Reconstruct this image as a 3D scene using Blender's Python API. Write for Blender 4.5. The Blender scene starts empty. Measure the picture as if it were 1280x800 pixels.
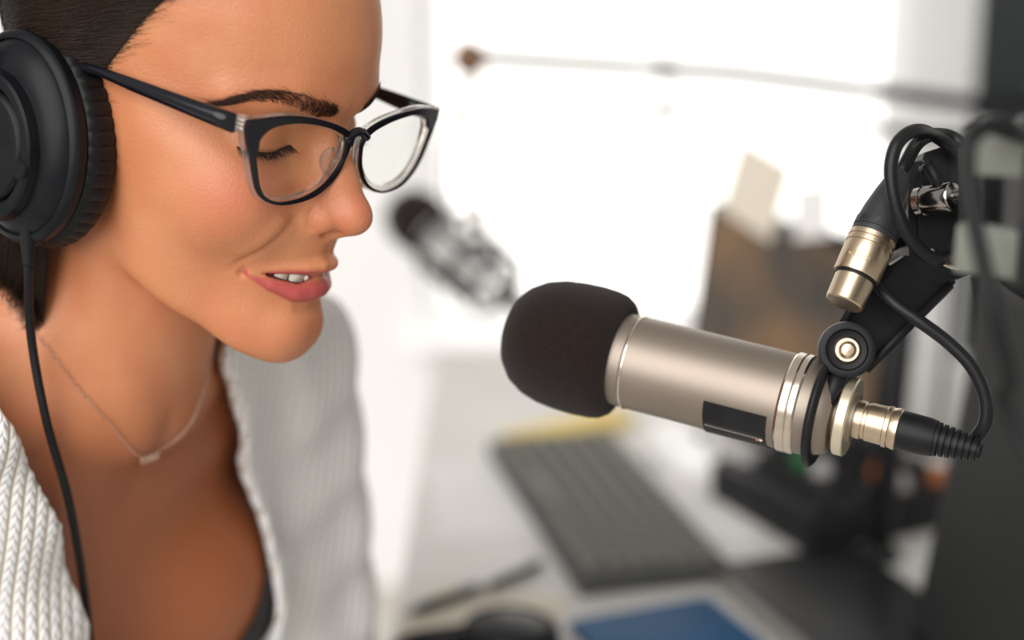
import bpy, bmesh, math, random
import numpy as np
from mathutils import Vector, Matrix
from mathutils.bvhtree import BVHTree

random.seed(7); RNG = np.random.default_rng(7)
SC = bpy.context.scene
COL = SC.collection

# ------------------------------------------------------------------ camera, world, lights, exposure
cam_data = bpy.data.cameras.new('camera')
cam_data.lens = 60; cam_data.sensor_width = 36
cam_data.clip_start = .02; cam_data.clip_end = 60
cam_data.dof.use_dof = True
cam_data.dof.focus_distance = .845
cam_data.dof.aperture_fstop = 2.4
cam = bpy.data.objects.new('camera', cam_data); COL.objects.link(cam)
cam.location = (0, 0, 1.36); cam.rotation_euler = (math.radians(75), 0, 0)
SC.camera = cam

world = bpy.data.worlds.new('world'); SC.world = world; world.use_nodes = True
wb = world.node_tree.nodes['Background']
wb.inputs[0].default_value = (1.0, .95, .89, 1); wb.inputs[1].default_value = .46

sun_d = bpy.data.lights.new('sun', 'SUN'); sun_d.energy = 3.4; sun_d.angle = math.radians(58); sun_d.color = (1, .98, .96)
sun = bpy.data.objects.new('sun', sun_d); COL.objects.link(sun)
sun.rotation_euler = Vector((.40, .78, -.48)).to_track_quat('-Z', 'Y').to_euler()

SC.view_settings.view_transform = 'Standard'; SC.view_settings.look = 'None'
SC.view_settings.exposure = 0.0; SC.view_settings.gamma = 1.0; SC.view_settings.use_curve_mapping = False

# ------------------------------------------------------------------ materials
def mat(name, color=(.8, .8, .8), rough=.5, metal=0., spec=.5, **kw):
    m = bpy.data.materials.new(name); m.use_nodes = True
    b = m.node_tree.nodes['Principled BSDF']
    b.inputs['Base Color'].default_value = (*color, 1)
    b.inputs['Roughness'].default_value = rough
    b.inputs['Metallic'].default_value = metal
    b.inputs['Specular IOR Level'].default_value = spec
    for k, v in kw.items(): b.inputs[k.replace('_', ' ')].default_value = v
    return m

def nodes(m): return m.node_tree.nodes, m.node_tree.links, m.node_tree.nodes['Principled BSDF']

def add_noise(m, c2, scale=40, fac=(.4, .6), bump=0., bscale=None, bdist=.001, detail=4, coord='Object', stretch=None):
    """mottles the base colour towards c2 and adds fine relief"""
    N, L, b = nodes(m)
    tc = N.new('ShaderNodeTexCoord'); src = tc.outputs[coord]
    if stretch:
        mp = N.new('ShaderNodeMapping'); mp.inputs['Scale'].default_value = stretch
        L.new(src, mp.inputs[0]); src = mp.outputs[0]
    nz = N.new('ShaderNodeTexNoise'); nz.inputs['Scale'].default_value = scale; nz.inputs['Detail'].default_value = detail
    L.new(src, nz.inputs['Vector'])
    if c2 is not None:
        rp = N.new('ShaderNodeMapRange'); rp.inputs[1].default_value = fac[0]; rp.inputs[2].default_value = fac[1]
        L.new(nz.outputs[0], rp.inputs[0])
        mx = N.new('ShaderNodeMix'); mx.data_type = 'RGBA'
        mx.inputs[6].default_value = b.inputs['Base Color'].default_value; mx.inputs[7].default_value = (*c2, 1)
        L.new(rp.outputs[0], mx.inputs[0]); L.new(mx.outputs[2], b.inputs['Base Color'])
    if bump:
        n2 = N.new('ShaderNodeTexNoise'); n2.inputs['Scale'].default_value = bscale or scale; n2.inputs['Detail'].default_value = 3
        L.new(src, n2.inputs['Vector'])
        bp = N.new('ShaderNodeBump'); bp.inputs['Strength'].default_value = bump; bp.inputs['Distance'].default_value = bdist
        L.new(n2.outputs[0], bp.inputs['Height']); L.new(bp.outputs[0], b.inputs['Normal'])
    return m

# ------------------------------------------------------------------ mesh helpers
def link(name, me, m=None, parent=None, smooth=True):
    o = bpy.data.objects.new(name, me); COL.objects.link(o)
    if m is not None: me.materials.append(m)
    if smooth and len(me.polygons):
        me.polygons.foreach_set('use_smooth', [True] * len(me.polygons))
    if parent is not None: o.parent = parent
    return o

def from_arrays(name, V, Fc, m=None, parent=None, smooth=True):
    me = bpy.data.meshes.new(name)
    V = np.asarray(V, dtype=np.float32); Fc = np.asarray(Fc, dtype=np.int32)
    n = Fc.shape[1]
    me.vertices.add(len(V)); me.vertices.foreach_set('co', V.ravel())
    me.loops.add(Fc.size); me.loops.foreach_set('vertex_index', Fc.ravel())
    me.polygons.add(len(Fc)); me.polygons.foreach_set('loop_start', np.arange(0, Fc.size, n, dtype=np.int32))
    me.update(calc_edges=True); me.validate()
    return link(name, me, m, parent, smooth)

def empty(name, loc=(0, 0, 0), label=None, cat=None, group=None):
    o = bpy.data.objects.new(name, None); COL.objects.link(o); o.location = loc; o.empty_display_size = .02
    tag(o, label, cat, group); return o

def tag(o, label=None, cat=None, group=None, kind=None):
    for k, v in (('label', label), ('category', cat), ('group', group), ('kind', kind)):
        if v: o[k] = v
    return o

def catmull(pts, n=8, closed=False):
    P = [np.array(p, float) for p in pts]
    if closed: P = [P[-1]] + P + [P[0], P[1]]
    else: P = [2 * P[0] - P[1]] + P + [2 * P[-1] - P[-2]]
    out = []
    for i in range(1, len(P) - 2):
        a, b, c, d = P[i - 1], P[i], P[i + 1], P[i + 2]
        for k in range(n):
            t = k / n
            out.append(.5 * ((2 * b) + (c - a) * t + (2 * a - 5 * b + 4 * c - d) * t * t + (3 * b - a - 3 * c + d) * t ** 3))
    if not closed: out.append(P[-2])
    return np.array(out)

def tube_arrays(path, rad, sides=10, closed=False, cap=True, flat=None, up=None):
    """tube around a polyline; rad scalar or per point; flat=(a,b) ellipse factors"""
    P = np.asarray(path, float); n = len(P)
    R = np.full(n, rad) if np.isscalar(rad) else np.asarray(rad, float)
    T = np.roll(P, -1, 0) - np.roll(P, 1, 0)
    if not closed: T[0] = P[1] - P[0]; T[-1] = P[-1] - P[-2]
    T /= np.linalg.norm(T, axis=1)[:, None] + 1e-12
    u = np.array(up, float) if up is not None else (np.array([0, 0, 1.]) if abs(T[0][2]) < .9 else np.array([1., 0, 0]))
    V = []
    fa, fb = flat or (1, 1)
    for i in range(n):
        if up is not None: u = np.array(up, float)
        u = u - T[i] * (u @ T[i]); u /= np.linalg.norm(u) + 1e-12
        w = np.cross(T[i], u)
        for k in range(sides):
            a = 2 * math.pi * k / sides
            V.append(P[i] + R[i] * (fa * math.cos(a) * u + fb * math.sin(a) * w))
    Fc = []
    m = n if closed else n - 1
    for i in range(m):
        j = (i + 1) % n
        for k in range(sides):
            l = (k + 1) % sides
            Fc.append((i * sides + k, i * sides + l, j * sides + l, j * sides + k))
    caps = []
    if not closed and cap:
        caps = [list(range(sides))[::-1], list(range((n - 1) * sides, n * sides))]
    return V, Fc, caps

def tube(name, path, rad, m, parent=None, sides=10, closed=False, flat=None, up=None, smooth=True):
    V, Fc, caps = tube_arrays(path, rad, sides, closed, True, flat, up)
    me = bpy.data.meshes.new(name); me.from_pydata([tuple(v) for v in V], [], [tuple(f) for f in Fc] + [tuple(c) for c in caps])
    me.update()
    return link(name, me, m, parent, smooth)

def sharp(o, deg=35):
    me = o.data
    bm = bmesh.new(); bm.from_mesh(me)
    lim = math.radians(deg)
    for e in bm.edges:
        e.smooth = not (len(e.link_faces) == 2 and e.calc_face_angle(0) > lim)
    bm.to_mesh(me); bm.free()
    return o

def lathe(name, prof, origin, axis, m, parent=None, sides=48, deg=32, closed=False):
    """prof: list of (distance along axis, radius)"""
    ax = Vector(axis).normalized()
    u = ax.orthogonal().normalized(); w = ax.cross(u)
    o = Vector(origin)
    V = []; Fc = []; rings = []
    for (t, r) in prof:
        c = o + ax * t
        if r < 1e-6: rings.append([len(V)]); V.append(tuple(c))
        else:
            rings.append(list(range(len(V), len(V) + sides)))
            for k in range(sides):
                a = 2 * math.pi * k / sides
                V.append(tuple(c + (u * math.cos(a) + w * math.sin(a)) * r))
    for A, B in zip(rings, rings[1:] + (rings[:1] if closed else [])):
        if len(A) == 1 and len(B) == 1: continue
        for k in range(sides):
            l = (k + 1) % sides
            if len(A) == 1: Fc.append((A[0], B[l], B[k]))
            elif len(B) == 1: Fc.append((A[k], A[l], B[0]))
            else: Fc.append((A[k], A[l], B[l], B[k]))
    if not closed:
        if len(rings[0]) > 1: Fc.append(tuple(rings[0][::-1]))
        if len(rings[-1]) > 1: Fc.append(tuple(rings[-1]))
    me = bpy.data.meshes.new(name); me.from_pydata(V, [], Fc); me.update()
    bm = bmesh.new(); bm.from_mesh(me); bmesh.ops.recalc_face_normals(bm, faces=bm.faces); bm.to_mesh(me); bm.free()
    ob = link(name, me, m, parent); sharp(ob, deg); return ob

def box(name, size, m, loc=(0, 0, 0), rot=None, parent=None, bevel=.002, seg=2, smooth=True):
    bm = bmesh.new(); bmesh.ops.create_cube(bm, size=1)
    bmesh.ops.scale(bm, vec=size, verts=bm.verts)
    if bevel: bmesh.ops.bevel(bm, geom=bm.edges[:], offset=min(bevel, min(size) * .45), segments=seg, affect='EDGES', profile=.6)
    M = Matrix.Translation(loc)
    if rot is not None: M = M @ (rot.to_4x4() if not isinstance(rot, tuple) else Matrix.Rotation(rot[2], 4, 'Z') @ Matrix.Rotation(rot[1], 4, 'Y') @ Matrix.Rotation(rot[0], 4, 'X'))
    bm.transform(M)
    me = bpy.data.meshes.new(name); bm.to_mesh(me); bm.free()
    ob = link(name, me, m, parent, smooth); sharp(ob, 40); return ob

def prism(name, outline, thick, M, m, parent=None, bevel=.0, seg=2):
    """2D outline in the xy plane of M, extruded along its z by thick (centred)"""
    bm = bmesh.new()
    vs = [bm.verts.new((x, y, -thick / 2)) for x, y in outline]
    f = bm.faces.new(vs)
    r = bmesh.ops.extrude_face_region(bm, geom=[f])
    bmesh.ops.translate(bm, vec=(0, 0, thick), verts=[v for v in r['geom'] if isinstance(v, bmesh.types.BMVert)])
    bmesh.ops.recalc_face_normals(bm, faces=bm.faces)
    if bevel: bmesh.ops.bevel(bm, geom=[e for e in bm.edges if e.calc_face_angle(0) > .6], offset=bevel, segments=seg, affect='EDGES')
    bm.transform(M)
    me = bpy.data.meshes.new(name); bm.to_mesh(me); bm.free()
    ob = link(name, me, m, parent); sharp(ob, 35); return ob

# ------------------------------------------------------------------ implicit surfaces for the figure
def smin(a, b, k):
    h = np.clip(.5 + .5 * (b - a) / k, 0, 1); return b + (a - b) * h - k * h * (1 - h)
def smax(a, b, k): return -smin(-a, -b, k)

def sd_capsule(X, Y, Z, a, b, ra, rb=None):
    rb = ra if rb is None else rb
    a = np.array(a, np.float32); b = np.array(b, np.float32); d = b - a
    t = np.clip(((X - a[0]) * d[0] + (Y - a[1]) * d[1] + (Z - a[2]) * d[2]) / (d @ d), 0, 1)
    return np.sqrt((X - a[0] - t * d[0]) ** 2 + (Y - a[1] - t * d[1]) ** 2 + (Z - a[2] - t * d[2]) ** 2) - (ra + (rb - ra) * t)

def sd_chain(X, Y, Z, pts, rads):
    D = None
    for i in range(len(pts) - 1):
        d = sd_capsule(X, Y, Z, pts[i], pts[i + 1], rads[i], rads[i + 1])
        D = d if D is None else np.minimum(D, d)
    return D

def sd_ell(X, Y, Z, c, r):
    q = np.sqrt(((X - c[0]) / r[0]) ** 2 + ((Y - c[1]) / r[1]) ** 2 + ((Z - c[2]) / r[2]) ** 2)
    q2 = np.sqrt(((X - c[0]) / r[0] ** 2) ** 2 + ((Y - c[1]) / r[1] ** 2) ** 2 + ((Z - c[2]) / r[2] ** 2) ** 2) + 1e-9
    return q * (q - 1) / q2

def surface_nets(Fd, xs, ys, zs):
    inside = Fd < 0
    nx, ny, nz = Fd.shape
    c = inside.astype(np.uint8)
    s = np.zeros((nx - 1, ny - 1, nz - 1), np.uint8)
    for i in (0, 1):
        for j in (0, 1):
            for k in (0, 1): s += c[i:nx - 1 + i, j:ny - 1 + j, k:nz - 1 + k]
    act = (s > 0) & (s < 8)
    I, J, K = np.nonzero(act)
    idx = np.full(act.shape, -1, np.int32); idx[I, J, K] = np.arange(len(I))
    acc = np.zeros((len(I), 3)); cnt = np.zeros(len(I))
    corners = [(i, j, k) for i in (0, 1) for j in (0, 1) for k in (0, 1)]
    ax = (xs, ys, zs)
    for a in corners:
        for d in range(3):
            if a[d] == 1: continue
            b = list(a); b[d] = 1
            fa = Fd[I + a[0], J + a[1], K + a[2]]; fb = Fd[I + b[0], J + b[1], K + b[2]]
            m = (fa < 0) != (fb < 0)
            t = np.where(m, fa / np.where(m, fa - fb, 1), 0)
            p = np.stack([xs[I + a[0]], ys[J + a[1]], zs[K + a[2]]], 1)
            q0 = (I, J, K)[d] + 0
            p[:, d] = ax[d][q0] + t * (ax[d][q0 + 1] - ax[d][q0])
            acc += p * m[:, None]; cnt += m
    V = acc / cnt[:, None]
    quads = []
    for d in range(3):
        sl0 = [slice(None)] * 3; sl1 = [slice(None)] * 3
        sl0[d] = slice(0, -1); sl1[d] = slice(1, None)
        A = inside[tuple(sl0)]; B = inside[tuple(sl1)]
        ch = A != B
        ii = np.array(np.nonzero(ch))
        e1, e2 = [(1, 2), (2, 0), (0, 1)][d]
        ok = (ii[e1] > 0) & (ii[e2] > 0) & (ii[e1] < Fd.shape[e1] - 1) & (ii[e2] < Fd.shape[e2] - 1)
        ii = ii[:, ok]
        flip = A[ii[0], ii[1], ii[2]]
        def at(o1, o2):
            q = ii.copy(); q[e1] -= o1; q[e2] -= o2
            return idx[q[0], q[1], q[2]]
        q = np.stack([at(1, 1), at(0, 1), at(0, 0), at(1, 0)], 1)
        q[~flip] = q[~flip][:, ::-1]
        quads.append(q)
    Q = np.concatenate(quads)
    return V, Q[(Q >= 0).all(1)]

def laplacian(V, Q, it=2, lam=.5, mask=None):
    E = np.concatenate([Q[:, [0, 1]], Q[:, [1, 2]], Q[:, [2, 3]], Q[:, [3, 0]]]); E = np.concatenate([E, E[:, ::-1]])
    for _ in range(it):
        S = np.zeros_like(V)
        for d in range(3): S[:, d] = np.bincount(E[:, 0], V[E[:, 1], d], len(V))
        n = np.bincount(E[:, 0], minlength=len(V))[:, None]
        L = S / np.maximum(n, 1) - V
        V = V + lam * L * (1 if mask is None else mask[:, None])
    return V

def axis_pts(*segs):
    """segs: (start, end, step) in order -> monotone sample positions"""
    out = []
    for a, b, s in segs:
        n = max(1, int(round((b - a) / s))); out += list(a + (b - a) * np.arange(n) / n)
    out.append(segs[-1][1])
    return np.array(out, np.float32)

# ------------------------------------------------------------------ the person
# head frame: origin between the ears, x forward, y to her left, z up, millimetres
def rot_ypr(y, p, r):
    y, p, r = (math.radians(v) for v in (y, p, r))
    Rz = np.array([[math.cos(y), -math.sin(y), 0], [math.sin(y), math.cos(y), 0], [0, 0, 1]])
    Ry = np.array([[math.cos(p), 0, math.sin(p)], [0, 1, 0], [-math.sin(p), 0, math.cos(p)]])
    Rx = np.array([[1, 0, 0], [0, math.cos(r), -math.sin(r)], [0, math.sin(r), math.cos(r)]])
    return Rz @ Ry @ Rx
RH = rot_ypr(-29, 12.5, -3); OH = np.array([-.1767, .9024, 1.2234])
RB = rot_ypr(-36, 23, 0); OB = OH + RH @ np.array([.022, -.002, -.168])
HEAD = Matrix([[*(RH[i] * .001), OH[i]] for i in range(3)] + [[0, 0, 0, 1]])
def H(p): return tuple(RH @ (np.asarray(p, float) / 1000) + OH)        # head mm -> world m
def B(p): return tuple(RB @ (np.asarray(p, float) / 1000) + OB)        # chest mm -> world m
BtoH = lambda p: RH.T @ (np.asarray(B(p)) - OH) * 1000

TH = np.radians([0, 20, 40, 60, 80, 100, 130, 180])
ROWS = [(-125, [58, 52, 42, 40, 40, 40, 42, 42]), (-105, [74, 65, 50, 46, 45, 45, 46, 46]), (-90, [80, 70.5, 55, 50, 48, 47, 47, 47]),
        (-76, [83.5, 73, 58.5, 53.5, 51, 50, 50, 50]), (-62, [81, 72, 60.5, 57, 55, 53, 52, 53]),
        (-45, [83, 73.5, 64, 61.5, 59, 56, 54, 58]), (-25, [85, 77.5, 71, 67, 63, 60, 58, 68]),
        (-5, [81, 76, 73.5, 71, 67, 64, 63, 82]), (10, [77, 73.5, 72.5, 72, 69, 66, 68, 94]),
        (25, [75, 74, 69, 69, 68.5, 67, 73, 102]), (40, [81, 79.5, 74, 69.5, 67, 68, 78, 108]),
        (60, [84, 81.5, 76, 70.5, 69, 70, 83, 111]), (80, [81, 79, 75, 71, 70, 72, 85, 111]),
        (100, [72, 71, 68, 66, 66, 69, 80, 101]), (115, [57, 57, 56, 55, 56, 59, 69, 86]),
        (127, [36, 36, 37, 38, 41, 45, 53, 62]), (134, [8, 8, 9, 9, 10, 11, 13, 15]), (150, [-30] * 8)]
def table_r(theta, z):
    zs = np.array([r[0] for r in ROWS], float); Tb = np.array([r[1] for r in ROWS], float)
    tf = np.linspace(0, math.pi, 91); zf = np.linspace(zs[0], zs[-1], 276)
    def pchip(x, y, q):                       # Catmull-type cubic along axis 0
        m = np.zeros_like(y); h = np.diff(x); dl = np.diff(y, axis=0) / h[:, None]
        m[1:-1] = (dl[:-1] * h[1:, None] + dl[1:] * h[:-1, None]) / (h[1:] + h[:-1])[:, None]
        m[0] = dl[0]; m[-1] = dl[-1]
        i = np.clip(np.searchsorted(x, q) - 1, 0, len(x) - 2); t = ((q - x[i]) / h[i])[:, None]; hh = h[i][:, None]
        return (2 * t**3 - 3 * t**2 + 1) * y[i] + (t**3 - 2 * t**2 + t) * hh * m[i] + (-2 * t**3 + 3 * t**2) * y[i + 1] + (t**3 - t**2) * hh * m[i + 1]
    G = pchip(zs, Tb, zf)
    th = np.concatenate([-TH[:0:-1], TH, 2 * math.pi - TH[-2::-1]]); Gs = np.concatenate([G[:, :0:-1], G, G[:, -2::-1]], 1)
    G2 = pchip(th, Gs.T, tf).T
    u = np.clip(theta / math.pi * 90, 0, 89.999); v = np.clip((z - zf[0]) / (zf[-1] - zf[0]) * 275, 0, 274.999)
    ui = u.astype(np.int32); vi = v.astype(np.int32); fu = (u - ui).astype(np.float32); fv = (v - vi).astype(np.float32)
    G2 = G2.astype(np.float32)
    return (G2[vi, ui] * (1 - fu) * (1 - fv) + G2[vi, ui + 1] * fu * (1 - fv) + G2[vi + 1, ui] * (1 - fu) * fv + G2[vi + 1, ui + 1] * fu * fv)

LIP_UP = [(79.5, 32, -47.4), (91.5, 22, -44.6), (102, 11, -42.2), (105.6, 4, -41), (105.6, 0, -41.6)]
LIP_UP_R = [1.0, 2.3, 3.1, 3.8, 3.6]
LIP_LO = [(79.5, 32, -48.6), (90, 23.5, -53.2), (98, 12.5, -56.6), (100.8, 4, -55.8), (101, 0, -55.4)]
LIP_LO_R = [1.0, 3.0, 4.7, 5.6, 5.8]

def head_field(X, Y, Z):
    A = np.abs(Y)
    rho = np.sqrt((X - 20) ** 2 + Y ** 2); th = np.arctan2(A, X - 20)
    d = rho - table_r(th, Z)
    # jaw underside: plane through gonion and menton
    n = np.array([-.48, 0, -.88]); n /= np.linalg.norm(n)
    jp = (X - 84) * n[0] + (Z + 100) * n[2] - .0026 * (A ** 2)
    d = smax(d, jp, 16)
    # chin, cheeks, brow
    d = smin(d, sd_ell(X, A, Z, (89, 5, -81), (14, 15, 13)), 10)
    d = smin(d, sd_ell(X, A, Z, (66, 38, -12), (24, 21, 24)), 20)
    d = smin(d, sd_chain(X, A, Z, [(94, 6, 43), (86, 30, 47), (66, 50, 40)], [5, 5, 3.5]), 14)
    # eye sockets and closed lids
    d = smax(d, -sd_ell(X, A, Z, (97, 29, 24), (14, 17, 10)), 12)
    d = smax(d, -sd_ell(X, A, Z, (103, 15, 22), (9.5, 7, 12)), 9)
    d = smin(d, sd_ell(X, A, Z, (70.5, 32, 21), (13.4, 16.5, 12)), 5)
    # nose
    d = smin(d, sd_ell(X, A, Z, (95, 0, -7), (15.5, 16, 21)), 10)
    d = smin(d, sd_chain(X, A, Z, [(90, 0, 32), (101, 0, 12), (113.4, 0, -7.5)], [6.5, 7.2, 8.0]), 9)
    d = smin(d, sd_ell(X, A, Z, (115.8, 0, -12.4), (9.9, 8.8, 8.0)), 8)
    d = smin(d, sd_ell(X, A, Z, (101.5, 11.4, -15.6), (10, 5.8, 7)), 6)
    d = smin(d, sd_chain(X, A, Z, [(117, 0, -16.2), (107, 0, -22.2)], [4.0, 4]), 4)
    d = smax(d, -sd_chain(X, A, Z, [(113, 5.8, -22.2), (106.5, 7.6, -22.6)], [2.0, 2.6]), 2.2)
    # lips and mouth opening
    d = smin(d, sd_chain(X, A, Z, LIP_UP, LIP_UP_R), 3.2)
    d = smin(d, sd_chain(X, A, Z, LIP_LO, LIP_LO_R), 3.2)
    for dx in (0, 6, 12):
        d = smax(d, -sd_chain(X, A, Z, [(81 - dx, 31.3, -48), (91 - dx, 22, -48.6), (99.5 - dx, 12, -49.4), (106 - dx, 0, -48)], [.1, 1.5, 2.5, .6]), .8)
    return d

NECK0, NECK1 = (-6, 0, -40), tuple(BtoH((-52, 0, 12)))
def body_field(X, Y, Z):
    """neck, shoulders and trunk; arguments in head mm"""
    M = RB.T @ RH; o = RB.T @ (OH - OB) * 1000
    x = M[0, 0] * X + M[0, 1] * Y + M[0, 2] * Z + o[0]
    y = M[1, 0] * X + M[1, 1] * Y + M[1, 2] * Z + o[1]
    z = M[2, 0] * X + M[2, 1] * Y + M[2, 2] * Z + o[2]
    a = np.abs(y)
    d = sd_ell(x, a, z, (-88, 0, -165), (90, 145, 215))
    d = smin(d, sd_capsule(x, a, z, (-70, 50, -40), (-85, 158, -45), 48, 44), 40)
    d = smin(d, sd_capsule(x, a, z, (-78, 20, 40), (-88, 130, -12), 31, 20), 38)
    d = smin(d, sd_capsule(x, a, z, (-14, 16, -6), (-50, 118, 6), 7, 6), 16)
    d = smin(d, sd_ell(x, a, z, (-30, 80, -165), (66, 68, 74)), 30)
    d = smin(d, sd_capsule(x, a, z, (-80, 172, -55), (-10, 225, -310), 43, 37), 20)
    d = smax(d, -sd_ell(x, a, z, (8, 0, 2), (12, 9, 14)), 14)
    dn = sd_capsule(X, Y, Z, NECK0, NECK1, 50, 54)
    d = smin(d, dn, 30)
    for s in (-1, 1):
        e = BtoH((-9, s * 13, 2))
        d = smin(d, sd_capsule(X, Y, Z, (-8, s * 44, -45), e, 11, 7), 14)
    d = smax(d, -(z + 420), 10)
    return d


def vert_normals(V, Q):
    n = np.cross(V[Q[:, 2]] - V[Q[:, 0]], V[Q[:, 3]] - V[Q[:, 1]])
    N = np.zeros_like(V)
    for k in range(4):
        for d in range(3): N[:, d] += np.bincount(Q[:, k], n[:, d], len(V))
    return N / (np.linalg.norm(N, axis=1)[:, None] + 1e-9)

def front_snap(V, y, z, rad=3.0):
    """front-most surface point of the face at (y, z)"""
    m = (np.abs(V[:, 1] - y) < rad) & (np.abs(V[:, 2] - z) < rad) & (V[:, 0] > 30)
    c = V[m]; w = np.exp(-((c[:, 1] - y) ** 2 + (c[:, 2] - z) ** 2) / 1.5) * np.exp((c[:, 0] - c[:, 0].max()) / 4)
    return np.array([(c[:, 0] * w).sum() / w.sum(), y, z])

def dist_path(V, path, rad):
    """distance and 0..1 position along a polyline, for the vertices nearer than rad"""
    lo = path.min(0) - rad; hi = path.max(0) + rad
    idx = np.nonzero(((V > lo) & (V < hi)).all(1))[0]
    Dm = np.full(len(idx), 1e9); Tm = np.zeros(len(idx)); n = len(path) - 1
    for i in range(n):
        a, b = path[i], path[i + 1]; d = b - a
        t = np.clip(((V[idx] - a) @ d) / (d @ d + 1e-9), 0, 1)
        q = np.linalg.norm(V[idx] - a - t[:, None] * d, axis=1)
        m = q < Dm; Dm[m] = q[m]; Tm[m] = (i + t[m]) / n
    return idx, Dm, Tm

def stroke(V, Nn, pts, amp, width, ends=(.2, .2), sides=(-1, 1)):
    """sculpt a groove (amp<0) or ridge along face points given as (y, z) of one half"""
    for s in sides:
        P = np.array([front_snap(V, s * y, z) for y, z in pts])
        path = catmull(P, 5)
        idx, D, T = dist_path(V, path, width * 3)
        fade = np.clip(T / max(ends[0], 1e-3), 0, 1) * np.clip((1 - T) / max(ends[1], 1e-3), 0, 1)
        fade = fade * fade * (3 - 2 * fade)
        V[idx] += Nn[idx] * (amp * np.exp(-(D / width) ** 2) * fade)[:, None]
    return V

def lap(msg):
    import time
    print('[%.1fs] %s' % (time.time() - T0, msg))
import time; T0 = time.time()

def build_body(m_skin):
    xs = axis_pts((-230, -60, 5), (-60, 40, 2.4), (40, 64, 1.5), (64, 132, .9), (132, 140, 4))
    ys = axis_pts((-290, -90, 5), (-90, -60, 2), (-60, 34, 1.0), (34, 90, 2.2), (90, 290, 5))
    zs = axis_pts((-660, -260, 5.5), (-260, -116, 3), (-116, 62, 1.0), (62, 150, 2.6))
    X, Y, Z = np.meshgrid(xs, ys, zs, indexing='ij')
    Fd = np.full(X.shape, 50, np.float32)
    kz = int(np.searchsorted(zs, -135)); 
    Fd[:, :, kz:] = head_field(X[:, :, kz:], Y[:, :, kz:], Z[:, :, kz:])
    kb = int(np.searchsorted(zs, 10))
    bf = body_field(X[:, :, :kb], Y[:, :, :kb], Z[:, :, :kb])
    Fd[:, :, :kb] = smin(Fd[:, :, :kb], bf, 9)
    V, Q = surface_nets(Fd, xs, ys, zs)
    V = laplacian(V, Q, 2, .5)
    N = vert_normals(V, Q)
    S = lambda *a, **k: stroke(V, N, *a, **k)
    S([(21, -13), (27, -21), (33, -31), (37.5, -42), (38.5, -54)], -1.7, 2.2, (.12, .4))        # smile fold
    S([(26, -13), (33, -20), (39, -31), (43, -43)], 1.5, 5.0, (.25, .4))                        # cheek above the fold
    S([(33.5, -45), (34.5, -49), (34, -53)], -1.9, 2.2, (.3, .3))                               # mouth corner dimple
    S([(15.5, -7), (18.6, -12), (18.3, -19), (14.5, -22.5)], -1.3, 1.5, (.3, .25))              # wing of the nose
    S([(0, -29), (0, -37)], -.9, 2.2, (.1, .2), sides=(1,))                                     # philtrum
    S([(14, -65), (7, -66.5), (0, -67)], -1.2, 3.4, (.4, .01))                                  # below the lower lip
    S([(49, 17), (43, 15.6), (34, 15.4), (25, 17.5), (19.5, 19)], -1.1, .9, (.1, .1))           # lash line
    S([(48, 19), (42, 18.2), (34, 18.2), (26, 20)], .5, 1.3, (.2, .2))                          # rim of the upper lid
    S([(50, 23), (43, 28), (34, 31), (26, 30), (20, 26)], -.8, 1.5, (.2, .3))                   # lid crease
    S([(20, 10), (27, 6.5), (36, 6.5), (45, 10)], -.7, 2.6, (.3, .3))                           # under the eye
    V[:] = laplacian(V, Q, 1, .4)
    return V, Q

def lip_mask(V):
    A = np.abs(V[:, 1]); m = np.full(len(V), 9.)
    up = [np.array(p) + (0, 0, -1.2) for p in LIP_UP]; lo = [np.array(p) + (0, 0, -.3) for p in LIP_LO]
    m = np.minimum(sd_chain(V[:, 0], A, V[:, 2], up, [r * .74 for r in LIP_UP_R]), sd_chain(V[:, 0], A, V[:, 2], lo, LIP_LO_R))
    lip = np.clip((1.2 - m) / 1.1, 0, 1)
    inner = sd_chain(V[:, 0], A, V[:, 2], [(79, 30, -48), (88, 22, -48.6), (95.5, 12, -49.4), (98, 0, -48)], [1, 3, 4.5, 4.5])
    return np.maximum(lip, np.clip((1.0 - inner) / 1.0, 0, 1)), np.clip((.5 - inner) / 1.0, 0, 1)

def under(root, o):
    o.parent = root; o.matrix_parent_inverse = Matrix.Translation(root.location).inverted(); return o

# ------------------------------------------------------------------ room
def struct(o): o['kind'] = 'structure'; return o
M_WALL = add_noise(mat('white_wall', (.75, .745, .735), .9), (.72, .715, .705), 3)
M_FLOOR = add_noise(mat('pale_floor', (.55, .52, .47), .6), (.48, .45, .41), 6)
M_PANE = bpy.data.materials.new('frosted_daylight_pane'); M_PANE.use_nodes = True
_n, _l = M_PANE.node_tree.nodes, M_PANE.node_tree.links
_b = _n['Principled BSDF']; _b.inputs['Base Color'].default_value = (.9, .9, .9, 1); _b.inputs['Roughness'].default_value = .4
_b.inputs['Emission Color'].default_value = (1, .97, .91, 1); _b.inputs['Emission Strength'].default_value = 1.25
M_UPVC = mat('white_window_frame', (.86, .86, .85), .4)
struct(box('floor', (7, 6, .1), M_FLOOR, (0.6, 1.1, -.05), bevel=0))
WY = 3.08
WX0, WX1, WZ0, WZ1 = -.16, .705, .52, 2.2
wall = empty('wall_back', (0, WY, 0)); struct(wall)
def wpiece(x0, x1, z0, z1): return under(wall, box('wall_panel', (x1 - x0, .12, z1 - z0), M_WALL, ((x0 + x1) / 2, WY + .06, (z0 + z1) / 2), bevel=0))
wpiece(-2.9, WX0, 0, 2.7); wpiece(WX1, 4.1, 0, 2.7); wpiece(WX0, WX1, 0, WZ0); wpiece(WX0, WX1, WZ1, 2.7)
win = empty('window_1', ((WX0 + WX1) / 2, WY, WZ0)); struct(win)
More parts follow.
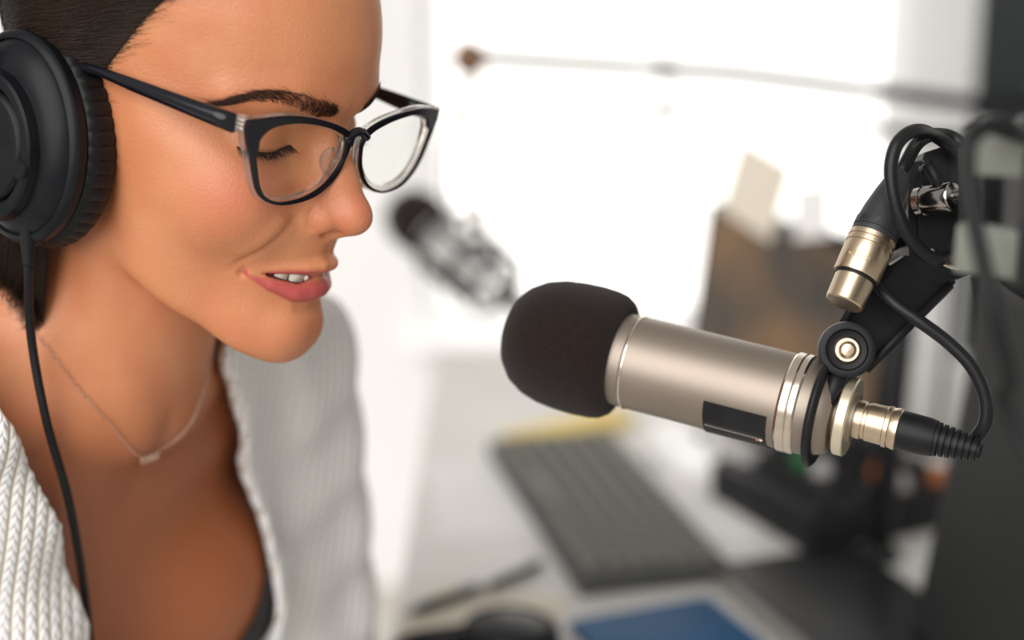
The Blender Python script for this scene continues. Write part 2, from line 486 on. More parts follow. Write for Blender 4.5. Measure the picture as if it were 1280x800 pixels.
for a, b_, c, d in ((WX0, WX0 + .035, WZ0, WZ1), (WX1 - .035, WX1, WZ0, WZ1), (WX0 + .035, WX1 - .035, WZ0, WZ0 + .035), (WX0 + .035, WX1 - .035, WZ1 - .035, WZ1), ((WX0 + WX1) / 2 - .012, (WX0 + WX1) / 2 + .012, WZ0 + .035, WZ1 - .035)):
    under(win, box('window_frame', (b_ - a, .06, d - c), M_UPVC, ((a + b_) / 2, WY + .05, (c + d) / 2), bevel=.003))
for a, b_ in ((WX0 + .035, (WX0 + WX1) / 2 - .012), ((WX0 + WX1) / 2 + .012, WX1 - .035)):
    under(win, box('window_pane', (b_ - a, .008, WZ1 - WZ0 - .07), M_PANE, ((a + b_) / 2, WY + .055, (WZ0 + WZ1) / 2), bevel=0))
under(win, box('window_sill', (WX1 - WX0 + .06, .08, .02), M_UPVC, ((WX0 + WX1) / 2, WY - .03, WZ0 - .012), bevel=.004))

# desk
M_DESK = add_noise(mat('white_laminate', (.60, .59, .565), .55), (.57, .56, .535), 5)
M_LEG = mat('grey_steel', (.35, .35, .35), .4, .6)
desk = empty('desk', (.53, 1.6, 0), 'long white laminate desk in front of the window', 'desk')
under(desk, box('desk_top', (1.09, 1.55, .03), M_DESK, (.447, 1.325, .735), bevel=.004))
for x in (-.06, .94):
    for y in (.60, 2.05): under(desk, box('leg', (.05, .05, .72), M_LEG, (x, y, .36), bevel=.004))


# ------------------------------------------------------------------ skin, hair and clothes of the person
def m_skin():
    base = (.615, .25, .112)
    m = mat('skin', base, .48, spec=.6, Subsurface_Weight=.22, Subsurface_Scale=1.0, Subsurface_Radius=(.009, .0035, .0018))
    N, L, b = nodes(m)
    tc = N.new('ShaderNodeTexCoord')
    nz = N.new('ShaderNodeTexNoise'); nz.inputs['Scale'].default_value = 34; nz.inputs['Detail'].default_value = 5
    L.new(tc.outputs['Object'], nz.inputs['Vector'])
    rp = N.new('ShaderNodeMapRange'); rp.inputs[1].default_value = .38; rp.inputs[2].default_value = .68
    L.new(nz.outputs[0], rp.inputs[0])
    m1 = N.new('ShaderNodeMix'); m1.data_type = 'RGBA'; m1.inputs[6].default_value = (*base, 1); m1.inputs[7].default_value = (.58, .205, .09, 1)
    L.new(rp.outputs[0], m1.inputs[0])
    prev = m1.outputs[2]
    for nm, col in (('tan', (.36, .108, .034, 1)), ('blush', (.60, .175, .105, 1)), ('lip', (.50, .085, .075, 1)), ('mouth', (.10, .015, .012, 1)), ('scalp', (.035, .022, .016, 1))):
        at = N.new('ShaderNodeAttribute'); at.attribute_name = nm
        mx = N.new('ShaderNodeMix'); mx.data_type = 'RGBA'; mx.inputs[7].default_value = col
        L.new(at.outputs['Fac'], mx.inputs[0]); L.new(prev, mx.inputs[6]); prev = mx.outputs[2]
    L.new(prev, b.inputs['Base Color'])
    vo = N.new('ShaderNodeTexNoise'); vo.inputs['Scale'].default_value = 650; vo.inputs['Detail'].default_value = 3
    L.new(tc.outputs['Object'], vo.inputs['Vector'])
    bp = N.new('ShaderNodeBump'); bp.inputs['Strength'].default_value = .36; bp.inputs['Distance'].default_value = .0009
    L.new(vo.outputs[0], bp.inputs['Height']); L.new(bp.outputs[0], b.inputs['Normal'])
    return m

M_SKIN = m_skin()
M_HAIR = mat('dark_hair', (.034, .021, .014), .42, spec=.35)
M_BROW = mat('brow_hair', (.035, .018, .012), .6, spec=.2)
M_TOOTH = mat('tooth_enamel', (.82, .76, .66), .2)
M_TOP = add_noise(mat('black_jersey', (.012, .012, .014), .8), (.02, .02, .022), 300)

person = empty('person', (OH[0], OH[1], .42), 'person in white knitted cardigan with dark hair, smiling down towards the foam-covered microphone', 'person')
def wchild(o):                      # keep world placement under the person's empty
    o.parent = person; o.matrix_parent_inverse = Matrix.Translation(person.location).inverted(); return o

V_H, Q_H = build_body(None)
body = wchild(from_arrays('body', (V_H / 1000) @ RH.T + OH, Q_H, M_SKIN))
tag(body, 'tanned skin of face, neck and chest')
HAIRLINE = [(-60, 128), (-40, 125), (0, 118), (20, 112), (35, 107), (45, 101), (55, 95), (67, 88), (79, 80), (86, 75), (97, 62), (108, 42), (118, 18), (121, 0), (160, 0)]
hl_z = np.array([h[0] for h in HAIRLINE], float); hl_t = np.array([h[1] for h in HAIRLINE], float)
def add_attr(o, nm, k):
    a = o.data.color_attributes.new(nm, 'FLOAT_COLOR', 'POINT')
    k = np.clip(k, 0, 1); a.data.foreach_set('color', np.stack([k, k, k, np.ones_like(k)], 1).astype(np.float32).ravel())
lip, inner = lip_mask(V_H)
thv = np.degrees(np.arctan2(np.abs(V_H[:, 1]), V_H[:, 0] - 20))
sc = (thv - np.interp(V_H[:, 2], hl_z, hl_t)) / 6 + RNG.normal(0, .15, len(V_H))
sc = np.where(V_H[:, 2] > -50, sc, 0)
def blob(c, r): return np.exp(-(((V_H - np.array(c)) / np.array(r)) ** 2).sum(1))
bl = .75 * (blob((72, -48, -4), (22, 18, 16)) + blob((72, 48, -4), (22, 18, 16))) + .5 * blob((118, 0, -8), (14, 14, 10)) + .25 * blob((90, 0, -85), (20, 25, 14))
add_attr(body, 'tan', np.clip((-138 - V_H[:, 2] + .25 * V_H[:, 0]) / 55, 0, 1)); add_attr(body, 'blush', bl); add_attr(body, 'lip', lip); add_attr(body, 'mouth', inner); add_attr(body, 'scalp', sc * .9)  # chest colour darkens from the neck down: tan with shade painted in
lap('body')

def strands(name, S, r0, m, parent=None, taper=.25):
    """S: (n, k, 3) polylines -> one mesh of thin three-sided tubes"""
    S = np.asarray(S, float); n, k, _ = S.shape
    T = np.gradient(S, axis=1); T /= np.linalg.norm(T, axis=2)[..., None] + 1e-12
    ref = np.where(np.abs(T[..., 2:3]) < .9, np.array([0, 0, 1.]), np.array([1., 0, 0]))
    u = np.cross(T, ref); u /= np.linalg.norm(u, axis=2)[..., None] + 1e-12; w = np.cross(T, u)
    r = (r0 if np.isscalar(r0) else np.asarray(r0)[:, None]) * (1 - (1 - taper) * np.linspace(0, 1, k)[None, :] ** 2)
    r = np.broadcast_to(r, (n, k))[..., None]
    R = np.stack([S + r * (math.cos(a) * u + math.sin(a) * w) for a in (0, 2.094, 4.189)], 2)      # n,k,3,3
    Vv = R.reshape(-1, 3)
    base = (np.arange(n)[:, None, None] * k + np.arange(k - 1)[None, :, None]) * 3
    j = np.arange(3)[None, None, :]; j2 = (j + 1) % 3
    Fc = np.stack([base + j, base + j2, base + 3 + j2, base + 3 + j], -1).reshape(-1, 4)
    return from_arrays(name, Vv, Fc, m, parent)

def to_world(P): return (np.asarray(P) / 1000) @ RH.T + OH

# eyebrows
NV = vert_normals(V_H, Q_H)
face_sel = np.nonzero((V_H[:, 0] > 40) & (V_H[:, 2] > -70))[0]
def surf(y, z, off=0.):
    p = front_snap(V_H[face_sel], y, z, 2.2)
    i = face_sel[np.argmin(((V_H[face_sel] - p) ** 2).sum(1))]
    return p + NV[i] * off, NV[i]
BROW = catmull([(11, 38.6), (17, 39.8), (26, 42.4), (38, 45.2), (47, 44.8), (54, 41), (58.5, 36)], 6)
for s in (-1, 1):
    St = []
    nb = len(BROW)
    for q in range(640):
        t = random.random() ** .9 * (nb - 2); i = int(t); f = t - i
        c = BROW[i] * (1 - f) + BROW[i + 1] * f; d = BROW[i + 1] - BROW[i]; d = d / np.linalg.norm(d)
        u = t / (nb - 2)
        half = 4.1 * min(1, .55 + u * 2.2) * (1 - .72 * max(0, (u - .45) / .55))
        nrm = np.array([-d[1], d[0]])
        o = random.uniform(-1, 1); c = c + nrm * o * half
        lift = .95 - .8 * u - .45 * o + random.gauss(0, .22)
        dr = d * math.cos(lift) + nrm * math.sin(lift)
        ln = random.uniform(5, 8.5) * (1 - .35 * u)
        pts = []
        for k in range(4):
            e = c + dr * ln * k / 3 - nrm * .12 * ln * (k / 3) ** 2 * (1 + o)
            p, n = surf(s * e[0], e[1], .25 + .8 * math.sin(k / 3 * 2.2))
            pts.append(p)
        St.append(pts)
    wchild(strands('eyebrow', to_world(St), .000105, M_BROW))
lap('brows')
# eyelashes
LASH = catmull([(50, 17.2), (43, 15.8), (34, 15.6), (26, 17.2), (21, 18.6)], 6)
for s in (-1, 1):
    St = []
    for q in range(150):
        t = random.random() * (len(LASH) - 1.01); i = int(t); f = t - i
        c = LASH[i] * (1 - f) + LASH[i + 1] * f; u = t / (len(LASH) - 1)
        p, n = surf(s * c[0], c[1], -.2)
        out = np.array([.72, s * (.75 * (1 - u) + .05), -.42 - .1 * u]); out /= np.linalg.norm(out)
        ln = random.uniform(6.5, 10.5) * (1 - .35 * u)
        side = np.array([random.gauss(0, .12) for _ in range(3)])
        St.append([p + out * ln * k / 3 + np.array([0, 0, 1.0]) * (.26 * ln * (k / 3) ** 2) + side * ln * k / 3 for k in range(4)])
    wchild(strands('eyelashes', to_world(St), .00017, M_BROW))
for s in (-1, 1):
    wchild(tube('lash_line', to_world([surf(s * y, z, .05)[0] for y, z in LASH]), [.0002] + [.00045] * (len(LASH) - 2) + [.0002], M_BROW, sides=6))
# teeth
def tooth(y, w, h, ztop):
    x = 99.6 - y * y / 36.
    bm = bmesh.new(); bmesh.ops.create_cube(bm, size=1); bmesh.ops.scale(bm, vec=(4, w, h), verts=bm.verts)
    bmesh.ops.bevel(bm, geom=bm.edges[:], offset=.5, segments=2, affect='EDGES')
    ang = -math.atan2(2 * y / 34., 1) if False else math.atan(-2 * y / 34.)
    bm.transform(HEAD @ Matrix.Translation((x, y, ztop - h / 2)) @ Matrix.Rotation(-ang, 4, 'Z'))
    me = bpy.data.meshes.new('tooth'); bm.to_mesh(me); bm.free()
    return wchild(link('tooth', me, M_TOOTH))
for s in (-1, 1):
    for y, w, h in ((4.2, 8.7, 10), (11.6, 7.6, 9.4), (18.0, 7.4, 9.6), (23.4, 7, 8.6)):
        tooth(s * y, w, h + 1.2, -41.6)
# hair: an undershell that follows the scalp, and combed strands over it
def scalp_pt(th, z, off, s=-1):
    r = table_r(np.abs(np.radians(np.asarray(th, float))), np.asarray(z, float)) + off
    t = np.radians(th)
    return np.stack([20 + r * np.cos(t), s * r * np.sin(t), np.asarray(z, float) + 0 * t], -1)
shV, shF = [], []
zz = np.linspace(-55, 133, 60); nt = 48
for s in (-1, 1):
    b0 = len(shV)
    for z in zz:
        t0 = np.interp(z, hl_z, hl_t)
        t = t0 + (180 - t0) * np.linspace(0, 1, nt)
        off = .2 + 5.5 * np.clip((t - t0) / 14, 0, 1) ** .7 + 14 * np.clip((t - 108) / 24, 0, 1)
        shV += list(scalp_pt(t, np.full(nt, z), off, s))
    shV += [np.array([12., 0., 141.])] * nt
    for i in range(len(zz)):
        for j in range(nt - 1):
            q = (b0 + i * nt + j, b0 + i * nt + j + 1, b0 + (i + 1) * nt + j + 1, b0 + (i + 1) * nt + j)
            shF.append(q if s < 0 else q[::-1])
wchild(from_arrays('hair_base', to_world(shV), shF, M_HAIR))
K = 14
St, Rr = [], []
for q in range(5200):
    s = -1 if q % 4 else 1
    z0 = random.uniform(26, 128); t0 = np.interp(z0, hl_z, hl_t)
    th0 = t0 + random.choice((abs(random.gauss(0, 4)), random.uniform(0, 70))) + random.gauss(0, 1.2)
    th0 = min(th0, 150)
    u = np.linspace(0, 1, K); ln = random.uniform(.55, 1.0)
    th = th0 + (168 - th0) * u * ln
    ze = 2 + .35 * (z0 - 40) + random.gauss(0, 5)
    z = z0 + (ze - z0) * (u * ln) ** 1.25 + 2.0 * np.sin(u * 5 + random.uniform(0, 6))
    lift = random.uniform(1.5, 8.0)
    off = .4 + lift * np.clip((th - t0) / 16, 0, 1) ** .8 + 14 * np.clip((th - 108) / 24, 0, 1) + random.gauss(0, .5) * u
    St.append(scalp_pt(th, z, off, s)); Rr.append(random.uniform(.05, .12) / 1000 * 1.25)
# fly-away and baby hairs at the temple
for q in range(330):
    z0 = random.uniform(-12, 88); t0 = np.interp(z0, hl_z, hl_t) - abs(random.gauss(0, 4.0)) - (8 if z0 < 25 else 0) * random.random()
    u = np.linspace(0, 1, K); L_ = random.uniform(6, 22)
    th = t0 + (L_ * .75) * u; z = z0 - L_ * random.uniform(.1, .7) * u + random.gauss(0, 2.2) * u * u
    St.append(scalp_pt(th, z, .3 + random.uniform(.3, 2.2) * u, -1)); Rr.append(random.uniform(.03, .05) / 1000)
# gathered hair behind the ear and over the nape
for q in range(2600):
    s = -1 if q % 5 else 1
    a = random.random(); b = random.gauss(0, 1)
    p0 = np.array([-38 - 50 * a, (60 - 16 * a) + 1.5 * b, 2 + 14 * random.random()])
    p1 = np.array([-26 - 58 * a, (63 - 14 * a) + 2 * b, -48 + 6 * b])
    p2 = np.array([-22 - 62 * a, (62 - 12 * a) + 2.5 * b, -100 + 6 * b])
    p3 = np.array([-40 - 55 * a, (57 - 10 * a) + 3 * b, -140 + 10 * random.gauss(0, 1)])
    pth = catmull([p0, p1, p2, p3], 5)[:K + 2]; pth = pth[np.linspace(0, len(pth) - 1, K).astype(int)]
    pth = pth * np.array([1, s, 1]); St.append(pth); Rr.append(random.uniform(.08, .17) / 1000)
hair = wchild(strands('hair', to_world(St), Rr, M_HAIR))
tag(hair, 'dark brown hair combed back over the temple', kind='stuff')
lap('hair')

# cardigan: a knitted shell over trunk and arms, open at the front
NEAR_EDGE = [(-420, -44), (-300, -40), (-140, -38), (-92, -46), (-40, -62), (-4, -79), (14, -88), (40, -100), (90, -110)]
FAR_EDGE = [(-420, 84), (-300, 92), (-180, 108), (-110, 102), (-60, 88), (-28, 76), (0, 64), (36, 46), (60, 52), (90, 60)]
def trunk(x, y, z, sleeve):
    a = np.abs(y)
    d = sd_ell(x, a, z, (-88, 0, -165), (92, 147, 215))
    d = smin(d, sd_capsule(x, a, z, (-70, 50, -40), (-85, 158, -45), 48, 44), 40)
    d = smin(d, sd_capsule(x, a, z, (-75, 20, 45), (-85, 130, -5), 34, 24), 40)
    d = smin(d, sd_capsule(x, a, z, (-14, 16, -6), (-50, 118, 6), 7, 6), 18)
    d = smin(d, sd_ell(x, a, z, (-30, 80, -165), (66, 68, 74)), 34)
    d = smin(d, sd_chain(x, a, z, [(-80, 172, -58), (-10, 228, -300), (-2, 234, -330)], [46 + sleeve, 44 + sleeve, 42 + sleeve]), 26)
    return d
def cloth_shell(name, m, off, thick, keep, rng, folds=0., step=4.0, edge_gain=0.):
    (x0, x1), (y0, y1), (z0, z1) = rng
    xs = axis_pts((x0, x1, step)); ys = axis_pts((y0, y1, step)); zs = axis_pts((z0, z1, step))
    x, y, z = np.meshgrid(xs, ys, zs, indexing='ij')
    d = trunk(x, y, z, 4) - off
    if folds:
        d = d - folds * (np.sin(y * .11 + z * .035 + x * .05) * .6 + np.sin(y * .05 - z * .09 + 1.3) * .5 + np.sin(z * .06 + x * .12 + np.abs(y) * .07) * .5)
    g = keep(x, y, z)
    th = thick + edge_gain * np.exp(-(g / 13.) ** 2)
    sh = np.maximum(np.abs(d) - th, -g * .8)
    V, Q = surface_nets(sh.astype(np.float32), xs, ys, zs)
    V = laplacian(V, Q, 2, .45)
    me_o = from_arrays(name, V / 1000, Q, m)
    me_o.matrix_world = Matrix([[*RB[i], OB[i]] for i in range(3)] + [[0, 0, 0, 1]])
    mw = me_o.matrix_world.copy(); wchild(me_o); me_o.matrix_basis = mw
    return me_o
def keep_cardigan(x, y, z):
    ne = np.interp(z, [p[0] for p in NEAR_EDGE], [p[1] for p in NEAR_EDGE]); fe = np.interp(z, [p[0] for p in FAR_EDGE], [p[1] for p in FAR_EDGE])
    g_front = np.maximum(ne - y, y - fe)                       # >0 outside the opening
    g_front = np.where(x < -95, 60., np.maximum(g_front, (-95 - x) * .8))
    neck = np.sqrt((x + 62) ** 2 + (y - 0) ** 2) - (74 + np.clip(-x - 60, -60, 60) * .12)
    collar = np.where(z > -10, np.maximum(neck, -(z + 10) * 1.0), 60)
    collar = np.maximum(collar, (-98 - x) * .8)
    top = 52 - z
    return np.minimum(np.minimum(g_front, collar), np.minimum(top + 10, 60))
def m_knit():
    m = mat('white_knit', (.80, .77, .70), .9, spec=.15, Sheen_Weight=.25)
    N, L, b = nodes(m)
    tc = N.new('ShaderNodeTexCoord'); sp = N.new('ShaderNodeSeparateXYZ'); L.new(tc.outputs['Object'], sp.inputs[0])
    def math_(op, a, b_=None):
        n = N.new('ShaderNodeMath'); n.operation = op
        for i, v in enumerate((a, b_)):
            if v is None: continue
            if isinstance(v, (int, float)): n.inputs[i].default_value = v
            else: L.new(v, n.inputs[i])
        return n.outputs[0]
    col = math_('ADD', math_('MULTIPLY', sp.outputs['Y'], 400.), math_('MULTIPLY', sp.outputs['X'], 180.))
    rib = math_('ABSOLUTE', math_('SINE', col))
    zig = math_('ABSOLUTE', math_('SINE', math_('ADD', math_('MULTIPLY', sp.outputs['Z'], 520.), math_('MULTIPLY', math_('ABSOLUTE', math_('COSINE', col)), 1.6))))
    h = math_('ADD', math_('MULTIPLY', math_('POWER', rib, .6), 1.0), math_('MULTIPLY', zig, .55))
    bp = N.new('ShaderNodeBump'); bp.inputs['Strength'].default_value = .8; bp.inputs['Distance'].default_value = .0022
    L.new(h, bp.inputs['Height']); L.new(bp.outputs[0], b.inputs['Normal'])
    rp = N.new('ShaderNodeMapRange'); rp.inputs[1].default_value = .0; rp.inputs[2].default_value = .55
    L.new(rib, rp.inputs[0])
    mx = N.new('ShaderNodeMix'); mx.data_type = 'RGBA'; mx.inputs[6].default_value = (.70, .60, .45, 1); mx.inputs[7].default_value = (.93, .93, .93, 1)  # tan gutters between the ribs: shading between columns put into the colour
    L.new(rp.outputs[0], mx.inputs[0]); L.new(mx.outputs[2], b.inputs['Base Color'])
    return m
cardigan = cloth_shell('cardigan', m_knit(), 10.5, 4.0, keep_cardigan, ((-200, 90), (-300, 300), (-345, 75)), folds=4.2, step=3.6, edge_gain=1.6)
tag(cardigan, 'white cable-knit cardigan worn open')
def keep_top(x, y, z):
    a = np.abs(y)
    line = -188 + 95 * np.clip((a - 62) / 60, 0, 1) ** 1.5
    return np.minimum(line - z, 120 - a + 0 * x)
black_top = cloth_shell('black_top', M_TOP, 2.4, 3.4, keep_top, ((-200, 90), (-190, 190), (-345, 0)), step=3.8)
tag(black_top, 'black low-cut top under the cardigan')
lap('clothes')

# ------------------------------------------------------------------ glasses
M_FRAME = mat('black_acetate', (.008, .008, .012), .18, spec=.35)
M_CLEAR = mat('clear_acetate', (.93, .88, .84), .08, Transmission_Weight=.92, IOR=1.3)
M_METAL = mat('nickel', (.72, .68, .62), .25, 1.)
def m_lens():
    m = bpy.data.materials.new('spectacle_lens'); m.use_nodes = True
    N, L = m.node_tree.nodes, m.node_tree.links
    N.remove(N['Principled BSDF'])
    tr = N.new('ShaderNodeBsdfTransparent'); tr.inputs[0].default_value = (.97, .985, .97, 1)
    gl = N.new('ShaderNodeBsdfGlossy'); gl.inputs['Roughness'].default_value = .03; gl.inputs[0].default_value = (.9, 1, .95, 1)
    fr = N.new('ShaderNodeFresnel'); fr.inputs[0].default_value = 1.18
    mx = N.new('ShaderNodeMixShader')
    L.new(fr.outputs[0], mx.inputs[0]); L.new(tr.outputs[0], mx.inputs[1]); L.new(gl.outputs[0], mx.inputs[2])
    L.new(mx.outputs[0], N['Material Output'].inputs[0])
    return m
M_LENS = m_lens()

glasses = empty('glasses', H((100, 9, 0)), 'black and clear acetate glasses on the face of the smiling person', 'glasses')
def gchild(o):
    o.parent = glasses; o.matrix_parent_inverse = Matrix.Translation(glasses.location).inverted(); return o
GSH = np.array([7.0, -9.2, 2.9])                     # seat of the frame on the nose
def GH(p): return H(np.asarray(p, float) + GSH)
def gsurf(y, z): return 101 + .17 * y - .0017 * y * y + .07 * (z - 28)
NEAR_OUT = [(-62, 34), (-54.2, 36), (-43.3, 37.3), (-31.8, 37.2), (-18.8, 35.3), (-7.1, 32.2), (1.2, 28.6), (4.4, 23), (3.2, 14.9), (.5, 6.5), (-5.2, -.8), (-13, -5.6), (-23.7, -8.2), (-33.5, -8.6), (-42.5, -6.0), (-48.6, -.3), (-53, 8.5), (-56.4, 16.7), (-60.5, 25)]
NEAR_IN = [(-52.8, 25.5), (-48.5, 30.6), (-40, 33.2), (-28.2, 33.5), (-14.9, 31.4), (-5.2, 28.2), (-.6, 25.5), (1.0, 20.5), (.2, 14), (-3.4, 7.2), (-9.2, .9), (-17.5, -3.5), (-25, -5.8), (-33.5, -6.5), (-40.9, -4.2), (-45.9, 1.3), (-49.6, 10.5), (-51.6, 16.5), (-52.6, 21)]
FAR_OUT = [(80, 34.5), (70, 37), (60, 38.2), (50, 38), (36, 36.4), (24, 33.6), (15.2, 29.4), (12.6, 23.5), (13.4, 16), (16.5, 7.8), (22.5, .2), (30, -4.6), (40, -7.4), (50.4, -7.4), (61, -5.0), (69.5, .6), (75, 8.5), (78, 17.5), (80.5, 26)]
FAR_IN = [(71.8, 26), (68, 31), (59, 34.2), (49, 34.6), (36, 33), (25.5, 30.2), (18.5, 27), (15.8, 21.5), (16.4, 15.5), (19.4, 8.6), (24.8, 2.2), (31.8, -2.4), (40.6, -5.0), (50, -5.1), (59.6, -2.8), (67, 2.2), (71.5, 9.4), (73, 16), (72.8, 21)]
def rim(name, out, inn, x0, x1, m, parent):
    o = catmull(out, 5, True); i = catmull(inn, 5, True); n = len(o)
    V = []; Fc = []
    for P, x in ((o, x1), (i, x1), (i, x0), (o, x0)):
        V += [GH((gsurf(y, z) + x, y, z)) for y, z in P]
    for a in range(4):
        b = (a + 1) % 4
        for k in range(n):
            l = (k + 1) % n
            Fc.append((a * n + k, a * n + l, b * n + l, b * n + k))
    ob = from_arrays(name, V, Fc, m)
    bm = bmesh.new(); bm.from_mesh(ob.data); bmesh.ops.recalc_face_normals(bm, faces=bm.faces)
    bmesh.ops.bevel(bm, geom=[e for e in bm.edges if e.calc_face_angle(0) > .9], offset=.0005, segments=2, affect='EDGES')
    bm.to_mesh(ob.data); bm.free(); sharp(ob, 50)
    ob.data.polygons.foreach_set('use_smooth', [True] * len(ob.data.polygons))
    return gchild(ob) if parent is None else ob
def lens(inn, lab):
    i = catmull(inn, 5, True); n = len(i); c = i.mean(0)
    V = []; Fc = []
    R_ = 7
    for r in range(R_, 0, -1):
        for p in i:
            q = c + (p - c) * r / R_
            f = 1 - (r / R_) ** 2
            V.append(GH((gsurf(*q) - .8 + 1.6 * f, *q)))
    V.append(GH((gsurf(*c) + .8, *c)))
    for r in range(R_ - 1):
        for k in range(n):
            l = (k + 1) % n; Fc.append((r * n + k, r * n + l, (r + 1) * n + l, (r + 1) * n + k))
    me = bpy.data.meshes.new('lens')
    me.from_pydata(V, [], Fc + [((R_ - 1) * n + k, (R_ - 1) * n + (k + 1) % n, R_ * n) for k in range(n)]); me.update()
    return gchild(link('lens', me, M_LENS))
def thin(out, inn, k0, lo): return [tuple(np.array(i) + (np.array(o) - np.array(i)) * (k0 if i[1] < lo else 0)) for o, i in zip(out, inn)]
NEAR_IN = thin(NEAR_OUT, NEAR_IN, .25, 20); FAR_BLK = thin(FAR_OUT, FAR_IN, .45, 24)
fr1 = rim('rim', NEAR_OUT, NEAR_IN, -.4, 1.7, M_FRAME, None); fr2 = rim('rim', FAR_OUT, FAR_BLK, -.4, 1.7, M_FRAME, None)
for out, inn in ((NEAR_OUT, NEAR_IN), (FAR_OUT, FAR_IN)):
    c = np.mean(inn, 0)
    inn2 = [tuple(np.array(p) + (c - np.array(p)) / np.linalg.norm(c - np.array(p)) * 1.2) for p in inn]
    out2 = [tuple(np.array(p) + (np.array(p) - c) / np.linalg.norm(c - np.array(p)) * .5) for p in out]
    r = rim('clear_rim', out2, inn2, -3.4, -.45, M_CLEAR, None); tag(r, 'clear inner layer of the rim')
    lens(inn, '')
gchild(tube('bridge', [GH((gsurf(y, z) + .6, y, z)) for y, z in catmull([(.5, 24), (4, 27.2), (8, 28.4), (12, 27.6), (15.5, 25)], 4)], .0024, M_FRAME, sides=10))
for s, (yc, zc) in ((-1, (-1, 12)), (1, (15.5, 12))):
    pth = [GH((gsurf(yc, zc) - 3 - 4 * math.sin(t * math.pi), yc + s * (-1 + 0 * t) * -1.5, zc + 7 - 14 * t)) for t in np.linspace(0, 1, 8)]
    tag(gchild(tube('nose_pad', pth, [.001, .0019, .0024, .0026, .0026, .0024, .0019, .001], M_CLEAR, sides=8)), 'clear nose pad')
def temple_arm(pts, name='temple'):
    """pts: (x, y, zmid, half height) head mm; flat bar 3.2 thick"""
    V = []; Fc = []
    for x, y, z, h in pts:
        for dy, dz in ((-1.5, h), (1.5, h), (1.5, -h), (-1.5, -h)): V.append(H((x, y + dy, z + dz)))
    for i in range(len(pts) - 1):
        for k in range(4):
            l = (k + 1) % 4; Fc.append((i * 4 + k, (i + 1) * 4 + k, (i + 1) * 4 + l, i * 4 + l))
    me = bpy.data.meshes.new(name); me.from_pydata(V, [], Fc + [(0, 1, 2, 3), tuple(range(4 * len(pts) - 4, 4 * len(pts)))[::-1]]); me.update()
    bm = bmesh.new(); bm.from_mesh(me); bmesh.ops.recalc_face_normals(bm, faces=bm.faces)
    bmesh.ops.bevel(bm, geom=[e for e in bm.edges if e.calc_face_angle(0) > .9], offset=.0005, segments=2, affect='EDGES'); bm.to_mesh(me); bm.free()
    return gchild(link(name, me, M_FRAME))
temple_arm([(87, -72.7, 34.6, 4.6), (75, -73.5, 34.9, 4.3), (50, -74.5, 35.6, 3.6), (25, -74.5, 36.1, 3.0), (4, -73, 36.2, 2.2), (-12, -72, 35, 2.2), (-26, -70, 28, 2.4), (-38, -68, 14, 2.6)])
temple_arm([(107, 73.3, 34.2, 4.4), (85, 74, 34.8, 4.0), (60, 75, 35.8, 2.8), (25, 75, 36.2, 2.4), (4, 74, 36.2, 2.2), (-12, 72, 35, 2.2), (-26, 70, 28, 2.4), (-38, 68, 14, 2.6)])
for (x, y, z) in ((89, -71, 35.3), (109, 71.8, 34.9)):
    hg = gchild(box('hinge', (.005, .0036, .0084), M_CLEAR, loc=(0, 0, 0), bevel=.0006)); hg.matrix_basis = Matrix.Translation(H((x, y, z))) @ Matrix(RH.tolist()).to_4x4()
    tag(hg, 'clear hinge block with metal pins')
    for dz in (-2, 0, 2):
        p = box('hinge_pin', (.0056, .0040, .0009), M_METAL, bevel=.0002, parent=hg); p.location = (0, 0, dz / 1000)
lap('glasses')

